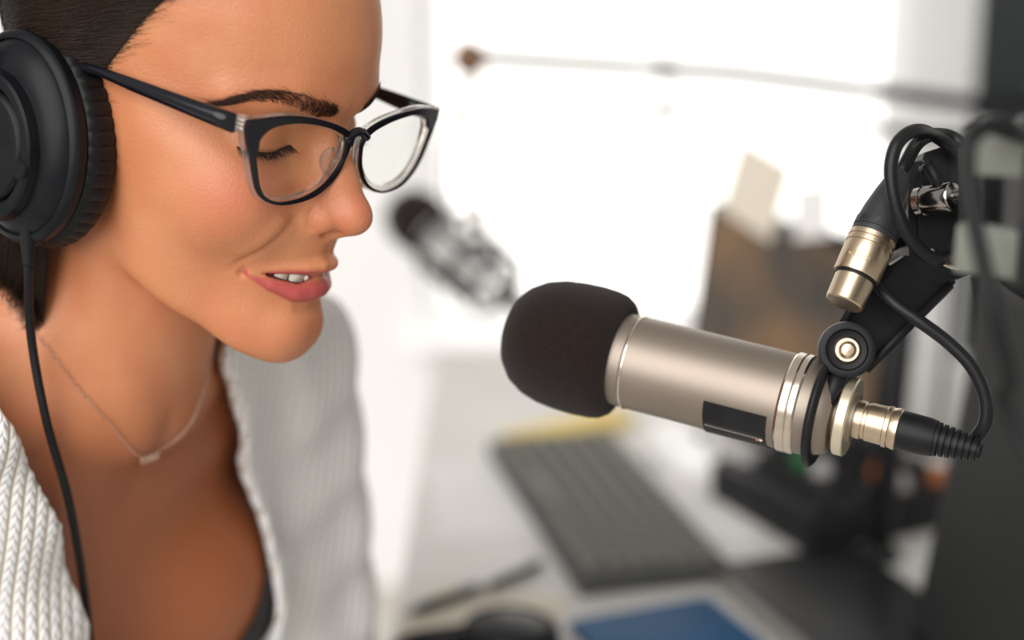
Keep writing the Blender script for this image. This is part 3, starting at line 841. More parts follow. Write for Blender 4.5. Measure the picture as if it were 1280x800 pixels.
# ------------------------------------------------------------------ headphones
M_CUP = add_noise(mat('black_plastic', (.007, .008, .010), .36, spec=.16), (.010, .011, .013), 60, bump=.05, bscale=900, bdist=.0003)
M_PAD = add_noise(mat('black_leatherette', (.007, .007, .008), .42, spec=.25), None, bump=.25, bscale=420, bdist=.0008)
M_RUB = mat('black_rubber', (.009, .009, .010), .55, spec=.25)
phones = empty('headphones', H((-20, 0, 150)), 'black over-ear headphones with cable worn over dark hair', 'headphones')
def pchild(o, par=None):
    o.parent = par or phones
    if par is None: o.matrix_parent_inverse = Matrix.Translation(phones.location).inverted()
    return o
def make_cup(s):
    ax = np.array([-.10, s * .985, .05]); ax /= np.linalg.norm(ax)
    up = np.array([-.36, 0, .93]); up = up - ax * (up @ ax); up /= np.linalg.norm(up); fwd = np.cross(up, ax) * (-1 if s > 0 else 1)
    if fwd[0] < 0: fwd = -fwd
    c = np.array([-29., s * 58., -8.])
    def pt(d, a, ra, rb, ox=0, oz=0): return H(c + ax * d + fwd * (ra * math.cos(a) + ox) + up * (rb * math.sin(a) + oz))
    def ell_lathe(name, prof, m, n=72, ox=0, oz=0, mod=None, deg=30):
        V, Fc = [], []
        for (d, ra, rb) in prof:
            for k in range(n):
                a = 2 * math.pi * k / n; f = mod(a, d) if mod else 0
                V.append(pt(d, a, ra + f, rb + f, ox, oz))
        for i in range(len(prof) - 1):
            for k in range(n):
                l = (k + 1) % n; Fc.append((i * n + k, i * n + l, (i + 1) * n + l, (i + 1) * n + k))
        me = bpy.data.meshes.new(name); me.from_pydata(V, [], Fc + [tuple(range(n)), tuple(range((len(prof) - 1) * n, len(prof) * n))]); me.update()
        bm = bmesh.new(); bm.from_mesh(me); bmesh.ops.recalc_face_normals(bm, faces=bm.faces); bm.to_mesh(me); bm.free()
        return sharp(link(name, me, m), deg)
    # ear pad: stitched ring with puckers
    prof = [(0, 34, 43)]
    for t in np.linspace(-math.pi / 2, math.pi / 2, 15): prof.append((10 + 10.5 * math.sin(t) * 1.0, 37 + 7.2 * math.cos(t) ** .7, 48 + 7.2 * math.cos(t) ** .7))
    prof.append((21, 34, 43))
    puck = lambda a, d: 1.5 * abs(math.sin(a * 23)) ** .5 * max(0, 1 - ((d - 11) / 10.5) ** 2) - .9 * math.exp(-((d - 13) / 1.2) ** 2)
    pad = pchild(ell_lathe('ear_pad', prof, M_PAD, 230, mod=puck, deg=60)); tag(pad, 'puckered black leatherette ear pad')
    cup = pchild(ell_lathe('ear_cup', [(20, 40, 51), (21, 42, 53), (26, 42.3, 53.3), (27.5, 41.4, 52.4), (28.5, 39.6, 50.6), (29, 38.4, 49.2), (28.2, 37.6, 48.4), (29.6, 36.6, 47.2), (33, 32, 42), (35, 26, 34)], M_CUP, 96))
    inner = pchild(ell_lathe('cup_disc', [(33, 23, 28), (38, 22.4, 27.4), (39.6, 21, 26), (40, 20, 25), (39.4, 17, 22), (40, 0.5, 0.6)], M_CUP, 72, ox=-7, oz=-3)); inner_p = inner
    # swivel yoke: crescent bracket round the disc
    V = []; arcs = np.linspace(-2.2, 2.2, 44)
    sec = [(34, 24.5), (40.5, 24.8), (41.6, 25.8), (41.6, 29.2), (40.5, 30.4), (34, 31.2)]
    Fc = []; ns = len(sec)
    for i, a in enumerate(arcs):
        for (d, r) in sec: V.append(pt(d, a, r, r * 1.22, -7, -3))
    for i in range(len(arcs) - 1):
        for k in range(ns):
            l = (k + 1) % ns; Fc.append((i * ns + k, i * ns + l, (i + 1) * ns + l, (i + 1) * ns + k))
    me = bpy.data.meshes.new('yoke'); me.from_pydata(V, [], Fc + [tuple(range(ns)), tuple(range((len(arcs) - 1) * ns, len(arcs) * ns))]); me.update()
    bm = bmesh.new(); bm.from_mesh(me); bmesh.ops.recalc_face_normals(bm, faces=bm.faces); bm.to_mesh(me); bm.free()
    pchild(sharp(link('yoke', me, M_CUP), 30))
    pivot = pchild(ell_lathe('pivot_cap', [(34, 5, 5), (42, 4.8, 4.8), (43, 4, 4), (43.2, .3, .3)], M_CUP, 24, ox=16, oz=-17))
    top = c + ax * 37 + up * 31 + fwd * -7
    return c, ax, up, fwd, top
c1, ax1, up1, fw1, top1 = make_cup(-1)
c2, ax2, up2, fw2, top2 = make_cup(1)
# slider arms and padded headband
band = catmull([top1, top1 + np.array([-14, 3, 34]), np.array([-58, -84, 92]), np.array([-62, -56, 132]), np.array([-62, 0, 149]), np.array([-62, 56, 132]), np.array([-58, 84, 92]), top2 + np.array([-14, -3, 34]), top2], 6)
n = len(band)
pchild(tube('headband', [H(p) for p in band[10:n - 10]], .0055, M_PAD, sides=12, flat=(.9, 2.6), up=tuple(RH @ np.array([0, 0, 1.]))))
for sl in (band[:13], band[n - 13:]): pchild(tube('slider', [H(p) for p in sl], .0032, M_CUP, sides=10, flat=(.6, 2.2), up=tuple(RH @ np.array([0, 1., 0]))))
# strain relief and hanging cable
cb = c1 + ax1 * 28 - up1 * 44 + fw1 * 2
relief = [cb + np.array([0, 0, 4.]), cb + np.array([1., 0, -4]), cb + np.array([2.5, 0, -12]), cb + np.array([4.5, 0, -20])]
pchild(tube('strain_relief', [H(p) for p in catmull(relief, 4)], list(np.linspace(.0042, .0026, 13)), M_RUB, sides=14))
cable = [np.array(H(relief[-1])) + (0, 0, .002)]
CABLE_B = [(-40, -72, 58), (-18, -70, 18), (-2, -56, -30), (8, -38, -92), (24, -32, -145), (40, -30, -210), (40, -34, -300)]
cable += [np.array(B(p)) for p in CABLE_B]
pchild(tube('headphone_cable', catmull(cable, 8), .0024, M_RUB, sides=12))
lap('headphones')

# ------------------------------------------------------------------ necklace: fine chain with a small knot pendant
M_GOLD = mat('rose_gold', (.85, .62, .48), .28, 1.)
necklace = empty('necklace', B((4, -7, -12)), 'fine gold necklace with tiny knot pendant on the bare chest', 'necklace')
def nchild(o):
    o.parent = necklace; o.matrix_parent_inverse = Matrix.Translation(necklace.location).inverted(); return o
BVH = BVHTree.FromPolygons([tuple(v) for v in ((V_H / 1000) @ RH.T + OH)], [tuple(q) for q in Q_H])
def on_skin(p, off=.0012):
    h = BVH.find_nearest(Vector(B(p)))
    nrm = h[1]; return np.array(h[0]) + np.array(nrm) * off * (1 if (Vector(B(p)) - h[0]).dot(nrm) > 0 else 1)
line = catmull([(-84, -66, 62), (-62, -66, 58), (-40, -62, 48), (-24, -48, 30), (-8, -30, 8), (0, -16, -8), (4, -7, -15), (4, 2, -12), (0, 14, 2), (-6, 28, 18), (-20, 42, 34), (-42, 54, 50), (-66, 60, 58), (-86, 60, 62)], 14)
pts = [on_skin(p) for p in line]
link_me = None; L0 = []
step = .0022; acc = 0.; Pp = np.array(pts); seg = np.linalg.norm(np.diff(Pp, axis=0), axis=1); cum = np.concatenate([[0], np.cumsum(seg)])
nl = int(cum[-1] / step)
Vc, Fcc = [], []
for i in range(nl):
    d = (i + .5) * step; p = np.array([np.interp(d, cum, Pp[:, k]) for k in range(3)])
    t = np.array([np.interp(min(d + .001, cum[-1]), cum, Pp[:, k]) for k in range(3)]) - p; t /= np.linalg.norm(t) + 1e-9
    u = np.cross(t, (0, 0, 1.)); u /= np.linalg.norm(u); w = np.cross(t, u)
    if i % 2: u, w = w, u
    ring = [p + t * .0014 * math.cos(a) + u * .0008 * math.sin(a) for a in np.linspace(0, 2 * math.pi, 9)[:-1]]
    v, f, _ = tube_arrays(ring, .0002, 5, True, up=w)
    o_ = len(Vc); Vc += list(v); Fcc += [tuple(x + o_ for x in q) for q in f]
tag(nchild(from_arrays('chain', Vc, Fcc, M_GOLD)), kind='stuff')
pc = on_skin((4, -5, -17), .002)
for dx in (-3.6, 0, 3.6):
    ring = [pc + RB @ (np.array([0, dx + 2.6 * math.cos(a), 2.6 * math.sin(a)]) / 1000) for a in np.linspace(0, 2 * math.pi, 19)[:-1]]
    nchild(tube('pendant_ring', ring, .0006, M_GOLD, sides=8, closed=True))
lap('necklace')

# ------------------------------------------------------------------ studio microphone
M_FOAM = add_noise(mat('dark_foam', (.012, .008, .007), .95, spec=.08, Sheen_Weight=.08, Sheen_Roughness=.6), (.018, .011, .0095), 700, bump=.5, bscale=1500, bdist=.0008)
M_MIC = add_noise(mat('champagne_metal', (.33, .28, .235), .5, .9), (.30, .255, .21), 8, bump=.06, bscale=300, bdist=.0003)
M_MICB = mat('bright_champagne', (.72, .63, .54), .24, 1.)
M_BRASS = add_noise(mat('satin_gold', (.62, .50, .36), .32, 1.), None, bump=.12, bscale=900, bdist=.0003)
M_GOLDW = mat('pale_gold', (.74, .66, .50), .36, .8)
M_BLK = add_noise(mat('satin_black', (.009, .009, .010), .45, spec=.22), (.013, .013, .015), 90)
M_CHROME = mat('dark_chrome', (.42, .40, .38), .14, 1.)
M_CORD = add_noise(mat('black_cord', (.008, .009, .010), .42, spec=.3), None, bump=.1, bscale=500, bdist=.0004)
M_BOOT = mat('charcoal_boot', (.022, .023, .025), .5)
M_ARM = add_noise(mat('olive_grey_paint', (.20, .21, .18), .5), (.16, .17, .145), 30)
M_WHT = mat('white_print', (.8, .8, .8), .5); M_RED = mat('red_print', (.6, .12, .06), .5)
FA = np.array((0.0551, 0.8690, 1.1065)); TA = np.array((0.1505, 0.8271, 1.0929)); AX = (TA - FA) / np.linalg.norm(TA - FA)
def am(t): return tuple(FA + AX * t)
mic = empty('studio_microphone', tuple(FA), 'champagne metal studio microphone with dark foam windscreen, clamped in black swivel mount', 'microphone')
foam = under(mic, lathe('foam_windscreen', [(-.0625, 0), (-.0622, .006), (-.0610, .0135), (-.0580, .0205), (-.0525, .0268), (-.0450, .0312), (-.0360, .0338), (-.026, .0349), (-.016, .0352), (-.007, .0346), (-.002, .0335), (.0015, .0312), (.0030, .0285), (.0034, .0255), (.0030, .0250)], FA, AX, M_FOAM, sides=72, deg=80))
tag(foam, 'dark brown foam windscreen')
barrel = under(mic, lathe('barrel', [(-.01, .022), (.0028, .0240), (.0034, .0246), (.0098, .0248), (.0104, .0243), (.0112, .0243), (.0118, .0248), (.0940, .0249), (.0944, .0245), (.0950, .0245)], FA, AX, M_MIC, sides=96, deg=25))
under(mic, lathe('trim_ring', [(.0103, .0240), (.0103, .0251), (.0109, .0253), (.0117, .0251), (.0117, .0240)], FA, AX, M_MICB, sides=96, closed=True))
under(mic, lathe('end_ring', [(.0945, .023), (.0945, .0252), (.0955, .0259), (.0990, .0259), (.0997, .0254), (.1003, .0259), (.1028, .0259), (.1038, .0252), (.1038, .023)], FA, AX, M_MICB, sides=96, closed=True))
under(mic, lathe('tail_cone', [(.1030, .0240), (.1038, .0249), (.1080, .0246), (.1140, .0232), (.1185, .0214), (.1200, .0195), (.1205, .010)], FA, AX, M_MIC, sides=96))
tcol = under(mic, lathe('thread_collar', [(.1225, .012), (.1225, .0196), (.1232, .0203), (.1276, .0203), (.1283, .0196), (.1283, .0095)], FA, AX, M_GOLDW, sides=72)); tag(tcol, 'pale gold flat collar ring')
under(mic, lathe('socket', [(.1195, .0125), (.1300, .0125)], FA, AX, M_MIC, sides=48))
# badge plate let into the lower side of the barrel
side = Vector((-.11, -.84, .26)); axv = Vector(AX); uside = (side - axv * side.dot(axv)).normalized(); vdn = axv.cross(uside)
if vdn.z > 0: vdn = -vdn
def bpt(t, deg, r): a = math.radians(deg); return Vector(am(t)) + (uside * math.cos(a) + vdn * math.sin(a)) * r
def patch(name, t0, t1, a0, a1, r0, r1, m, parent):
    na, nt_ = 18, 6; V = []; Fc = []
    for r in (r1, r0):
        for i in range(nt_ + 1):
            for j in range(na + 1): V.append(tuple(bpt(t0 + (t1 - t0) * i / nt_, a0 + (a1 - a0) * j / na, r)))
    S = (nt_ + 1) * (na + 1); id_ = lambda s, i, j: s * S + i * (na + 1) + j
    for s in (0, 1):
        for i in range(nt_):
            for j in range(na): Fc.append((id_(s, i, j), id_(s, i + 1, j), id_(s, i + 1, j + 1), id_(s, i, j + 1)))
    for i in range(nt_):
        for j in (0, na): Fc.append((id_(0, i, j), id_(0, i + 1, j), id_(1, i + 1, j), id_(1, i, j)))
    for j in range(na):
        for i in (0, nt_): Fc.append((id_(0, i, j), id_(0, i, j + 1), id_(1, i, j + 1), id_(1, i, j)))
    me = bpy.data.meshes.new(name); me.from_pydata(V, [], Fc); me.update()
    bm = bmesh.new(); bm.from_mesh(me); bmesh.ops.recalc_face_normals(bm, faces=bm.faces); bm.to_mesh(me); bm.free()
    return under(mic, sharp(link(name, me, m), 40))
badge = patch('badge', .0575, .0905, 24, 112, .0240, .0257, M_BLK, mic); tag(badge, 'black badge plate on the barrel')
patch('badge_line', .0585, .0895, 57, 59, .0255, .0261, M_CHROME, mic)
led = under(mic, lathe('indicator_dot', [(0, .0011), (.0005, .001), (.0008, .0001)], bpt(.0885, 60, .0256), bpt(.0885, 60, 1) - bpt(.0885, 60, 0), M_WHT, sides=14)); tag(led, 'white indicator dot')
under(mic, lathe('indicator_dot', [(0, .0009), (.0005, .0008), (.0008, .0001)], bpt(.0865, 62, .0256), bpt(.0865, 62, 1) - bpt(.0865, 62, 0), M_RED, sides=14))
lap('mic')

# cable plugged into the microphone
xlr = empty('microphone_cable', am(.165), 'black cable with gold plug in the tail of the champagne microphone', 'cable')
plug = under(xlr, lathe('plug_sleeve', [(.1285, .0085), (.1286, .0096), (.1340, .0098), (.1345, .0092), (.1360, .0092), (.1365, .0098), (.1450, .0100), (.1455, .0106), (.1475, .0106), (.1480, .0100), (.1500, .0106), (.1520, .0106), (.1525, .0098)], FA, AX, M_BRASS, sides=48)); tag(plug, 'gold plug sleeve')
under(xlr, lathe('boot', [(.1524, .0085), (.1525, .0098), (.1540, .0100), (.1660, .0096), (.1700, .0090), (.1702, .0070)], FA, AX, M_BLK, sides=40))
prof = [(.1695, .0060)]
for i in range(7):
    t = .1702 + i * .0031; r = .0086 - i * .00042; prof += [(t, r), (t + .0019, r), (t + .0021, r - .0016), (t + .0031, r - .0017)]
under(xlr, lathe('strain_relief', prof + [(.193, .0032)], FA, AX, M_BLK, sides=32))
endp = am(.190)
cord = [am(.186), endp, (0.2281, 0.8006, 1.0831), (0.2327, 0.7983, 1.0939), (0.2322, 0.7998, 1.1071), (0.2255, 0.8035, 1.1211), (0.2146, 0.8085, 1.1319), (0.2013, 0.8131, 1.1413), (0.1896, 0.8192, 1.1487), (0.1825, 0.8273, 1.1557), (0.1826, 0.8394, 1.1623), (0.1907, 0.8545, 1.1684), (0.2086, 0.8705, 1.1699), (0.2376, 0.8840, 1.1626), (.30, .82, 1.135), (.44, .68, 1.16), (.62, .64, 1.06), (.72, .70, .90), (.735, .76, .80), (.74, .80, .757), (.78, .86, .757)]
under(xlr, tube('cord', catmull(cord, 8), .0033, M_CORD, sides=14))

# ------------------------------------------------------------------ swivel mount
mount = empty('swivel_mount', (0.1685, 0.8268, 1.1230), 'black swivel mount with brass pivot screw holding the champagne microphone', 'mount')
pv = np.array((0.1669, 0.8191, 1.1252)); pax = Vector((-.12, -.96, .26)).normalized()
cl = [tuple(np.array(am(.1120)) + (np.array(uside) * math.cos(a) + np.array(vdn) * math.sin(a)) * .0262) for a in np.linspace(0, 2 * math.pi, 41)[:-1]]
under(mount, tube('clamp_ring', cl, .0036, M_BLK, sides=10, closed=True, flat=(.7, 1.1), up=tuple(AX)))
kb = under(mount, lathe('pivot_boss', [(-.016, .0125), (-.0155, .0135), (.004, .0142), (.006, .0138), (.0066, .0125), (.0064, .0105), (.0040, .0098), (.0036, .0088), (.0036, .0002)], pv, pax, M_BLK, sides=48))
sc_ = under(mount, lathe('pivot_screw', [(.0030, .0066), (.0052, .0066), (.0060, .0058), (.0060, .0046), (.0078, .0042), (.0090, .0030), (.0094, .0004)], pv, pax, M_BRASS, sides=6 * 6, deg=30)); tag(sc_, 'brass pivot screw')
under(mount, tube('boss_strut', [(0.1651, 0.8194, 1.1147), (0.1606, 0.8126, 1.1084), (0.1566, 0.8083, 1.1002)], [.0062, .0048, .0038], M_BLK, sides=12))
def flat_casting(name, px, thick, m, root, bevel=.0015):
    """flat casting: px are corner points in space, nearly coplanar; thickened along their common normal"""
    A = np.array(px); c = A.mean(0); u_, s_, vt = np.linalg.svd(A - c)
    ex, ey = vt[0], vt[1]; ez = np.cross(ex, ey)
    M_ = Matrix([[ex[i], ey[i], ez[i], c[i]] for i in range(3)] + [[0, 0, 0, 1]])
    out = [((a - c) @ ex, (a - c) @ ey) for a in A]
    return under(root, prism(name, out, thick, M_, m, bevel=bevel))
flat_casting('bracket', [(0.1652, 0.8355, 1.1243), (0.1717, 0.8407, 1.1440), (0.1892, 0.8471, 1.1600), (0.2011, 0.8510, 1.1667), (0.2253, 0.8512, 1.1599), (0.2266, 0.8493, 1.1528), (0.2085, 0.8431, 1.1375), (0.1863, 0.8342, 1.1196), (0.1778, 0.8300, 1.1116), (0.1672, 0.8307, 1.1143)], .012, M_BLK, mount)
under(mount, tube('bracket_rib', [(0.1778, 0.8223, 1.1138), (0.1935, 0.8282, 1.1281), (0.2219, 0.8392, 1.1536)], .0024, M_BLK, sides=10))
under(mount, tube('bracket_rib', [(0.1657, 0.8279, 1.1348), (0.1737, 0.8317, 1.1488), (0.1907, 0.8395, 1.1627)], .0024, M_BLK, sides=10))
flat_casting('swivel_head', [(0.2024, 0.8740, 1.2023), (0.2074, 0.8767, 1.2127), (0.2207, 0.8778, 1.2167), (0.2431, 0.8776, 1.2159), (0.2472, 0.8624, 1.1590), (0.2282, 0.8602, 1.1510), (0.2116, 0.8602, 1.1510), (0.2033, 0.8632, 1.1622)], .030, M_BLK, mount, .004)
bo = np.array((0.2062, 0.8520, 1.1939)); bd = np.array((0.2242, 0.8322, 1.2010)) - bo
bolt = under(mount, lathe('clamp_bolt', [(0, .0058), (.0004, .0074), (.0042, .0077), (.0046, .0070), (.0062, .0070), (.0066, .0077), (.0205, .0076), (.0215, .0070), (.0225, .0040), (.034, .0038)], bo, bd, M_CHROME, sides=40)); tag(bolt, 'dark chrome clamp bolt')
under(mount, tube('lever', [(0.2064, 0.8503, 1.2106), (0.2084, 0.8460, 1.2138), (0.2148, 0.8429, 1.2022), (0.2177, 0.8468, 1.1974)], [.002, .0034, .003, .0018], M_BLK, sides=10))
hk = under(mount, tube('steel_clip', catmull([(0.2076, 0.8252, 1.1750), (0.2116, 0.8211, 1.1710), (0.2179, 0.8204, 1.1684), (0.2266, 0.8234, 1.1681), (0.2319, 0.8291, 1.1700)], 5), .0030, M_MICB, sides=10, flat=(.5, 1.2))); tag(hk, 'small bright steel clip')
lap('mount')

# ------------------------------------------------------------------ spare cable hung over the mount
spare = empty('spare_cable', (0.1669, 0.8104, 1.1542), 'spare cable with matt gold plug hanging over the black swivel mount', 'cable')
b0 = np.array((0.1626, 0.8095, 1.1512)); b1 = np.array((0.1931, 0.8404, 1.2083)); sd = (b1 - b0) / np.linalg.norm(b1 - b0)
tag(under(spare, lathe('plug_tip', [(.0002, .0080), (0, .0088), (.0006, .0096), (.0136, .0099), (.0140, .0094)], b0, sd, M_BRASS, sides=56)), 'matt gold plug tip')
under(spare, lathe('seal_ring', [(.0136, .0090), (.0138, .0104), (.0146, .0106), (.0152, .0100)], b0, sd, M_BLK, sides=56))
tag(under(spare, lathe('plug_sleeve', [(.0150, .0100), (.0152, .0112), (.0160, .0116), (.0300, .0118), (.0303, .0113), (.0313, .0113), (.0316, .0119), (.0332, .0119), (.0335, .0113), (.0345, .0113), (.0348, .0119), (.0372, .0119), (.0376, .0112)], b0, sd, M_BRASS, sides=56)), 'matt gold plug sleeve')
under(spare, lathe('boot_collar', [(.0374, .0108), (.0375, .0116), (.0392, .0117), (.0394, .0112), (.0404, .0112), (.0406, .0117), (.0450, .0116), (.0454, .0110)], b0, sd, M_BOOT, sides=56))
under(spare, lathe('boot', [(.0452, .0100), (.0453, .0112), (.0520, .0104), (.0620, .0084), (.0690, .0066), (.0740, .0054), (.0745, .0030)], b0, sd, M_BOOT, sides=48))
def wrap_text(word, t, r, size, ang0, m, root):
    cu = bpy.data.curves.new('emboss', 'FONT'); cu.body = word; cu.size = size; cu.extrude = .00018; cu.align_x = 'CENTER'; cu.align_y = 'CENTER'
    to = bpy.data.objects.new('emboss', cu); COL.objects.link(to); bpy.context.view_layer.update()
    me = bpy.data.meshes.new_from_object(to.evaluated_get(bpy.context.evaluated_depsgraph_get())); bpy.data.objects.remove(to)
    tc_ = Vector((-.17, -.81, .23)); sdv = Vector(sd); uu = (tc_ - sdv * tc_.dot(sdv)).normalized(); vv = sdv.cross(uu)
    for v in me.vertices:
        a = v.co.x / r + ang0; rr = r + v.co.z
        v.co = Vector(b0) + sdv * (t + v.co.y) + (uu * math.cos(a) - vv * math.sin(a)) * rr
    me.materials.clear()
    return under(root, link('embossed_lettering', me, m, smooth=False))
wrap_text('NEUTRIK', .0428, .0118, .0042, .25, M_BOOT, spare)
wrap_text('NEUTRIK', .0228, .0119, .0040, .2, M_BRASS, spare)
loop = [tuple(b0 + sd * .070), tuple(b0 + sd * .078), (0.2025, 0.8412, 1.2267), (0.2174, 0.8569, 1.2274), (0.2275, 0.8554, 1.2220), (0.2287, 0.8366, 1.2098), (0.2279, 0.8401, 1.1881), (0.2181, 0.8262, 1.1747), (0.2085, 0.8152, 1.1724), (0.1987, 0.8116, 1.1780), (0.1902, 0.8114, 1.1892), (0.1847, 0.8135, 1.2046), (0.1835, 0.8173, 1.2188), (0.1879, 0.8223, 1.2297), (0.1983, 0.8316, 1.2333), (0.2135, 0.8505, 1.2268), (0.2287, 0.8540, 1.2165), (0.2522, 0.8712, 1.2036), (.37, .76, 1.19), (.47, .60, 1.262), (.60, .60, 1.16), (.80, .68, .95), (.83, .72, .80), (.84, .76, .757), (.88, .80, .757)]
under(spare, tube('cord', catmull(loop, 9), .0034, M_CORD, sides=14))

# ------------------------------------------------------------------ boom arm that carries the mount, nearer than the microphone on its way out to the right
boom = empty('boom_arm', (.78, .62, .75), 'olive grey boom arm with twin bars carrying the black swivel mount', 'boom arm')
def bar(name, a, b, w, h, m, root):
    a = np.array(a); b = np.array(b); d = b - a; L_ = np.linalg.norm(d)
    o = box(name, (L_, w, h), m, bevel=.002)
    q = Vector(d).to_track_quat('X', 'Z'); o.matrix_basis = Matrix.Translation((a + b) / 2) @ q.to_matrix().to_4x4()
    return under(root, o)
E1 = np.array([.50, .52, 1.23])
bar('upper_bar', (0.1882, 0.6841, 1.2470), (.50, .50, 1.262), .010, .018, M_ARM, boom)
bar('lower_bar', (0.1824, 0.6840, 1.2080), (.50, .52, 1.200), .010, .020, M_ARM, boom)
flat_casting('arm_head', [(0.2182, 0.7945, 1.2341), (0.2216, 0.7548, 1.2404), (0.2230, 0.7406, 1.1874), (0.2198, 0.7790, 1.1761)], .022, M_BLK, boom, .003)
bar('head_link', (0.2431, 0.8549, 1.1892), (0.2173, 0.7567, 1.2088), .020, .018, M_BLK, boom)
bar('yoke_block', (0.2289, 0.7773, 1.2085), (0.2088, 0.6641, 1.2305), .014, .070, M_BLK, boom)
under(boom, lathe('elbow', [(-.02, .026), (-.018, .030), (.018, .030), (.02, .026)], E1, (0, 1, 0), M_BLK, sides=40))
bar('rear_bar', (.505, .515, 1.215), (.775, .62, .93), .012, .020, M_ARM, boom); bar('rear_bar', (.525, .525, 1.245), (.795, .63, .955), .012, .020, M_ARM, boom)
under(boom, lathe('post', [(0, .045), (.012, .045), (.016, .016), (.17, .015), (.20, .022), (.215, .022), (.22, .01)], (.785, .625, .7502), (0, 0, 1), M_BLK, sides=40))
fg = [(.49, .49, 1.225), (.40, .50, 1.21), (0.2042, 0.6554, 1.2561), (0.1895, 0.6469, 1.2630), (0.1790, 0.6420, 1.2637), (0.1716, 0.6354, 1.2587), (0.1707, 0.6322, 1.2465), (0.1728, 0.6284, 1.2326), (0.1764, 0.6240, 1.2161), (0.1812, 0.6186, 1.1958), (0.1881, 0.6175, 1.1726), (0.1956, 0.6152, 1.1447), (.28, .56, 1.02), (.36, .60, .90), (.50, .62, .78), (.62, .60, .757), (.70, .56, .757)]
cab2 = tube('arm_cable', catmull(fg, 8), .0036, M_CORD, sides=12)
tag(cab2, 'black cable drooping in a loop beside the olive grey boom arm', 'cable')
lap('boom')
# keyboard: rows run across her view, the long side towards her
M_KB = add_noise(mat('charcoal_keyboard', (.040, .041, .040), .55), (.055, .055, .052), 40)
M_KEY = add_noise(mat('grey_keycap', (.105, .105, .088), .6), (.13, .128, .108), 60)
def frame_xy(c, ang): return Matrix.Translation(c) @ Matrix.Rotation(ang, 4, 'Z')
KBM = frame_xy((.0825, 1.5485, .752), math.atan2(-.351, .081))
kbd = empty('keyboard', (0, 0, 0), 'dark grey computer keyboard lying on the white desk', 'keyboard'); kbd.matrix_basis = KBM
box('case', (.372, .138, .016), M_KB, (0, 0, .009), bevel=.004, parent=kbd)
bm = bmesh.new(); bmesh.ops.create_cube(bm, size=1); bmesh.ops.scale(bm, vec=(.0172, .0172, .008), verts=bm.verts)
for v in bm.verts:
    if v.co.z > 0: v.co.x *= .82; v.co.y *= .82
bmesh.ops.bevel(bm, geom=[e for e in bm.edges if e.calc_face_angle(0) > .5 and max(v.co.z for v in e.verts) > 0], offset=.001, segments=1, affect='EDGES')
key_me = bpy.data.meshes.new('key'); bm.to_mesh(key_me); bm.free(); key_me.materials.append(M_KEY)
for r in range(6):
    n_ = 18
    for c_ in range(n_):
        if r == 0 and 5 < c_ < 11: continue
        o = bpy.data.objects.new('key', key_me); COL.objects.link(o); o.parent = kbd
        o.location = (-.1665 + c_ * .0196, -.0505 + r * .0202, .0205)
sp = box('space_bar', (.094, .0172, .008), M_KEY, (-.1665 + 8 * .0196, -.0505, .0205), parent=kbd, bevel=.0015)

# papers, pens, folder, tablet, notebook
M_PAPER = mat('paper', (.72, .71, .69), .8); M_BLUE = add_noise(mat('blue_card', (.0, .055, .15), .5, spec=.2), (.0, .065, .17), 20)
M_YEL = mat('yellow_card', (.75, .55, .16), .7); M_TAB = add_noise(mat('black_glass', (.008, .009, .011), .4, spec=.2), (.012, .013, .015), 12)
M_GREY = mat('mid_grey_plastic', (.16, .15, .14), .5); M_WPL = mat('white_plastic', (.82, .82, .80), .35); M_BEIGE = mat('beige_paper', (.62, .56, .47), .8)
def slab(name, c, size, ang, m, label, cat, bevel=.001, group=None):
    o = box(name, size, m, (0, 0, size[2] / 2), bevel=bevel); o.matrix_basis = frame_xy(c, math.radians(ang)); tag(o, label, cat, group); return o
slab('paper_sheet', (-.005, 1.60, .7502), (.15, .21, .0006), 6, M_PAPER, 'white paper sheet lying between the cardigan and the keyboard', 'paper', 0)
slab('paper_sheet', (-.022, 1.318, .7502), (.12, .10, .0006), -18, M_BEIGE, 'small cream paper slip under two dark pens', 'paper', 0)
def pen(a, b, lab):
    a = np.array(a, float); b = np.array(b, float); d = b - a; L_ = np.linalg.norm(d)
    r_ = empty('pen', tuple(a), lab, 'pen')
    under(r_, lathe('barrel', [(.012, .0032), (.02, .0045), (L_ - .012, .0045), (L_ - .008, .004), (L_, .0032)], a, d, M_TAB, sides=20))
    under(r_, lathe('tip', [(0, .0006), (.012, .0034)], a, d, M_CHROME, sides=16))
    under(r_, tube('clip', [tuple(a + d * .72 + np.array([0, 0, .0052])), tuple(a + d * .97 + np.array([0, 0, .0052]))], .001, M_CHROME, sides=6))
pen((-.092, 1.308, .7560), (-.028, 1.362, .7560), 'dark pen lying next to the white paper sheet, nearest the cardigan sleeve')
pen((-.030, 1.352, .7565), (.026, 1.412, .7565), 'dark pen pointing towards the corner of the keyboard')
fold = empty('blue_folder', (.115, 1.24, .75), 'bright blue card folder on the white desk, below the keyboard', 'folder')
under(fold, box('back_cover', (.13, .10, .002), M_BLUE, (0, 0, 0), bevel=.0005)).matrix_basis = frame_xy((.125, 1.269, .7515), math.radians(22))
under(fold, box('sheets', (.124, .094, .004), M_PAPER, (0, 0, 0), bevel=.0005)).matrix_basis = frame_xy((.125, 1.269, .7545), math.radians(22))
under(fold, box('front_cover', (.13, .10, .002), M_BLUE, (0, 0, 0), bevel=.0005)).matrix_basis = frame_xy((.125, 1.269, .7575), math.radians(22))
tabl = empty('tablet', (.262, 1.33, .75), 'black tablet in grey edged case beside the blue folder', 'tablet')
tm = frame_xy((.286, 1.298, .7502), math.radians(-70))
o = under(tabl, box('case', (.27, .155, .010), M_GREY, (0, 0, .005), bevel=.003)); o.matrix_basis = tm
o = under(tabl, box('screen', (.262, .138, .003), M_TAB, (0, .004, .0112), bevel=.001)); o.matrix_basis = tm
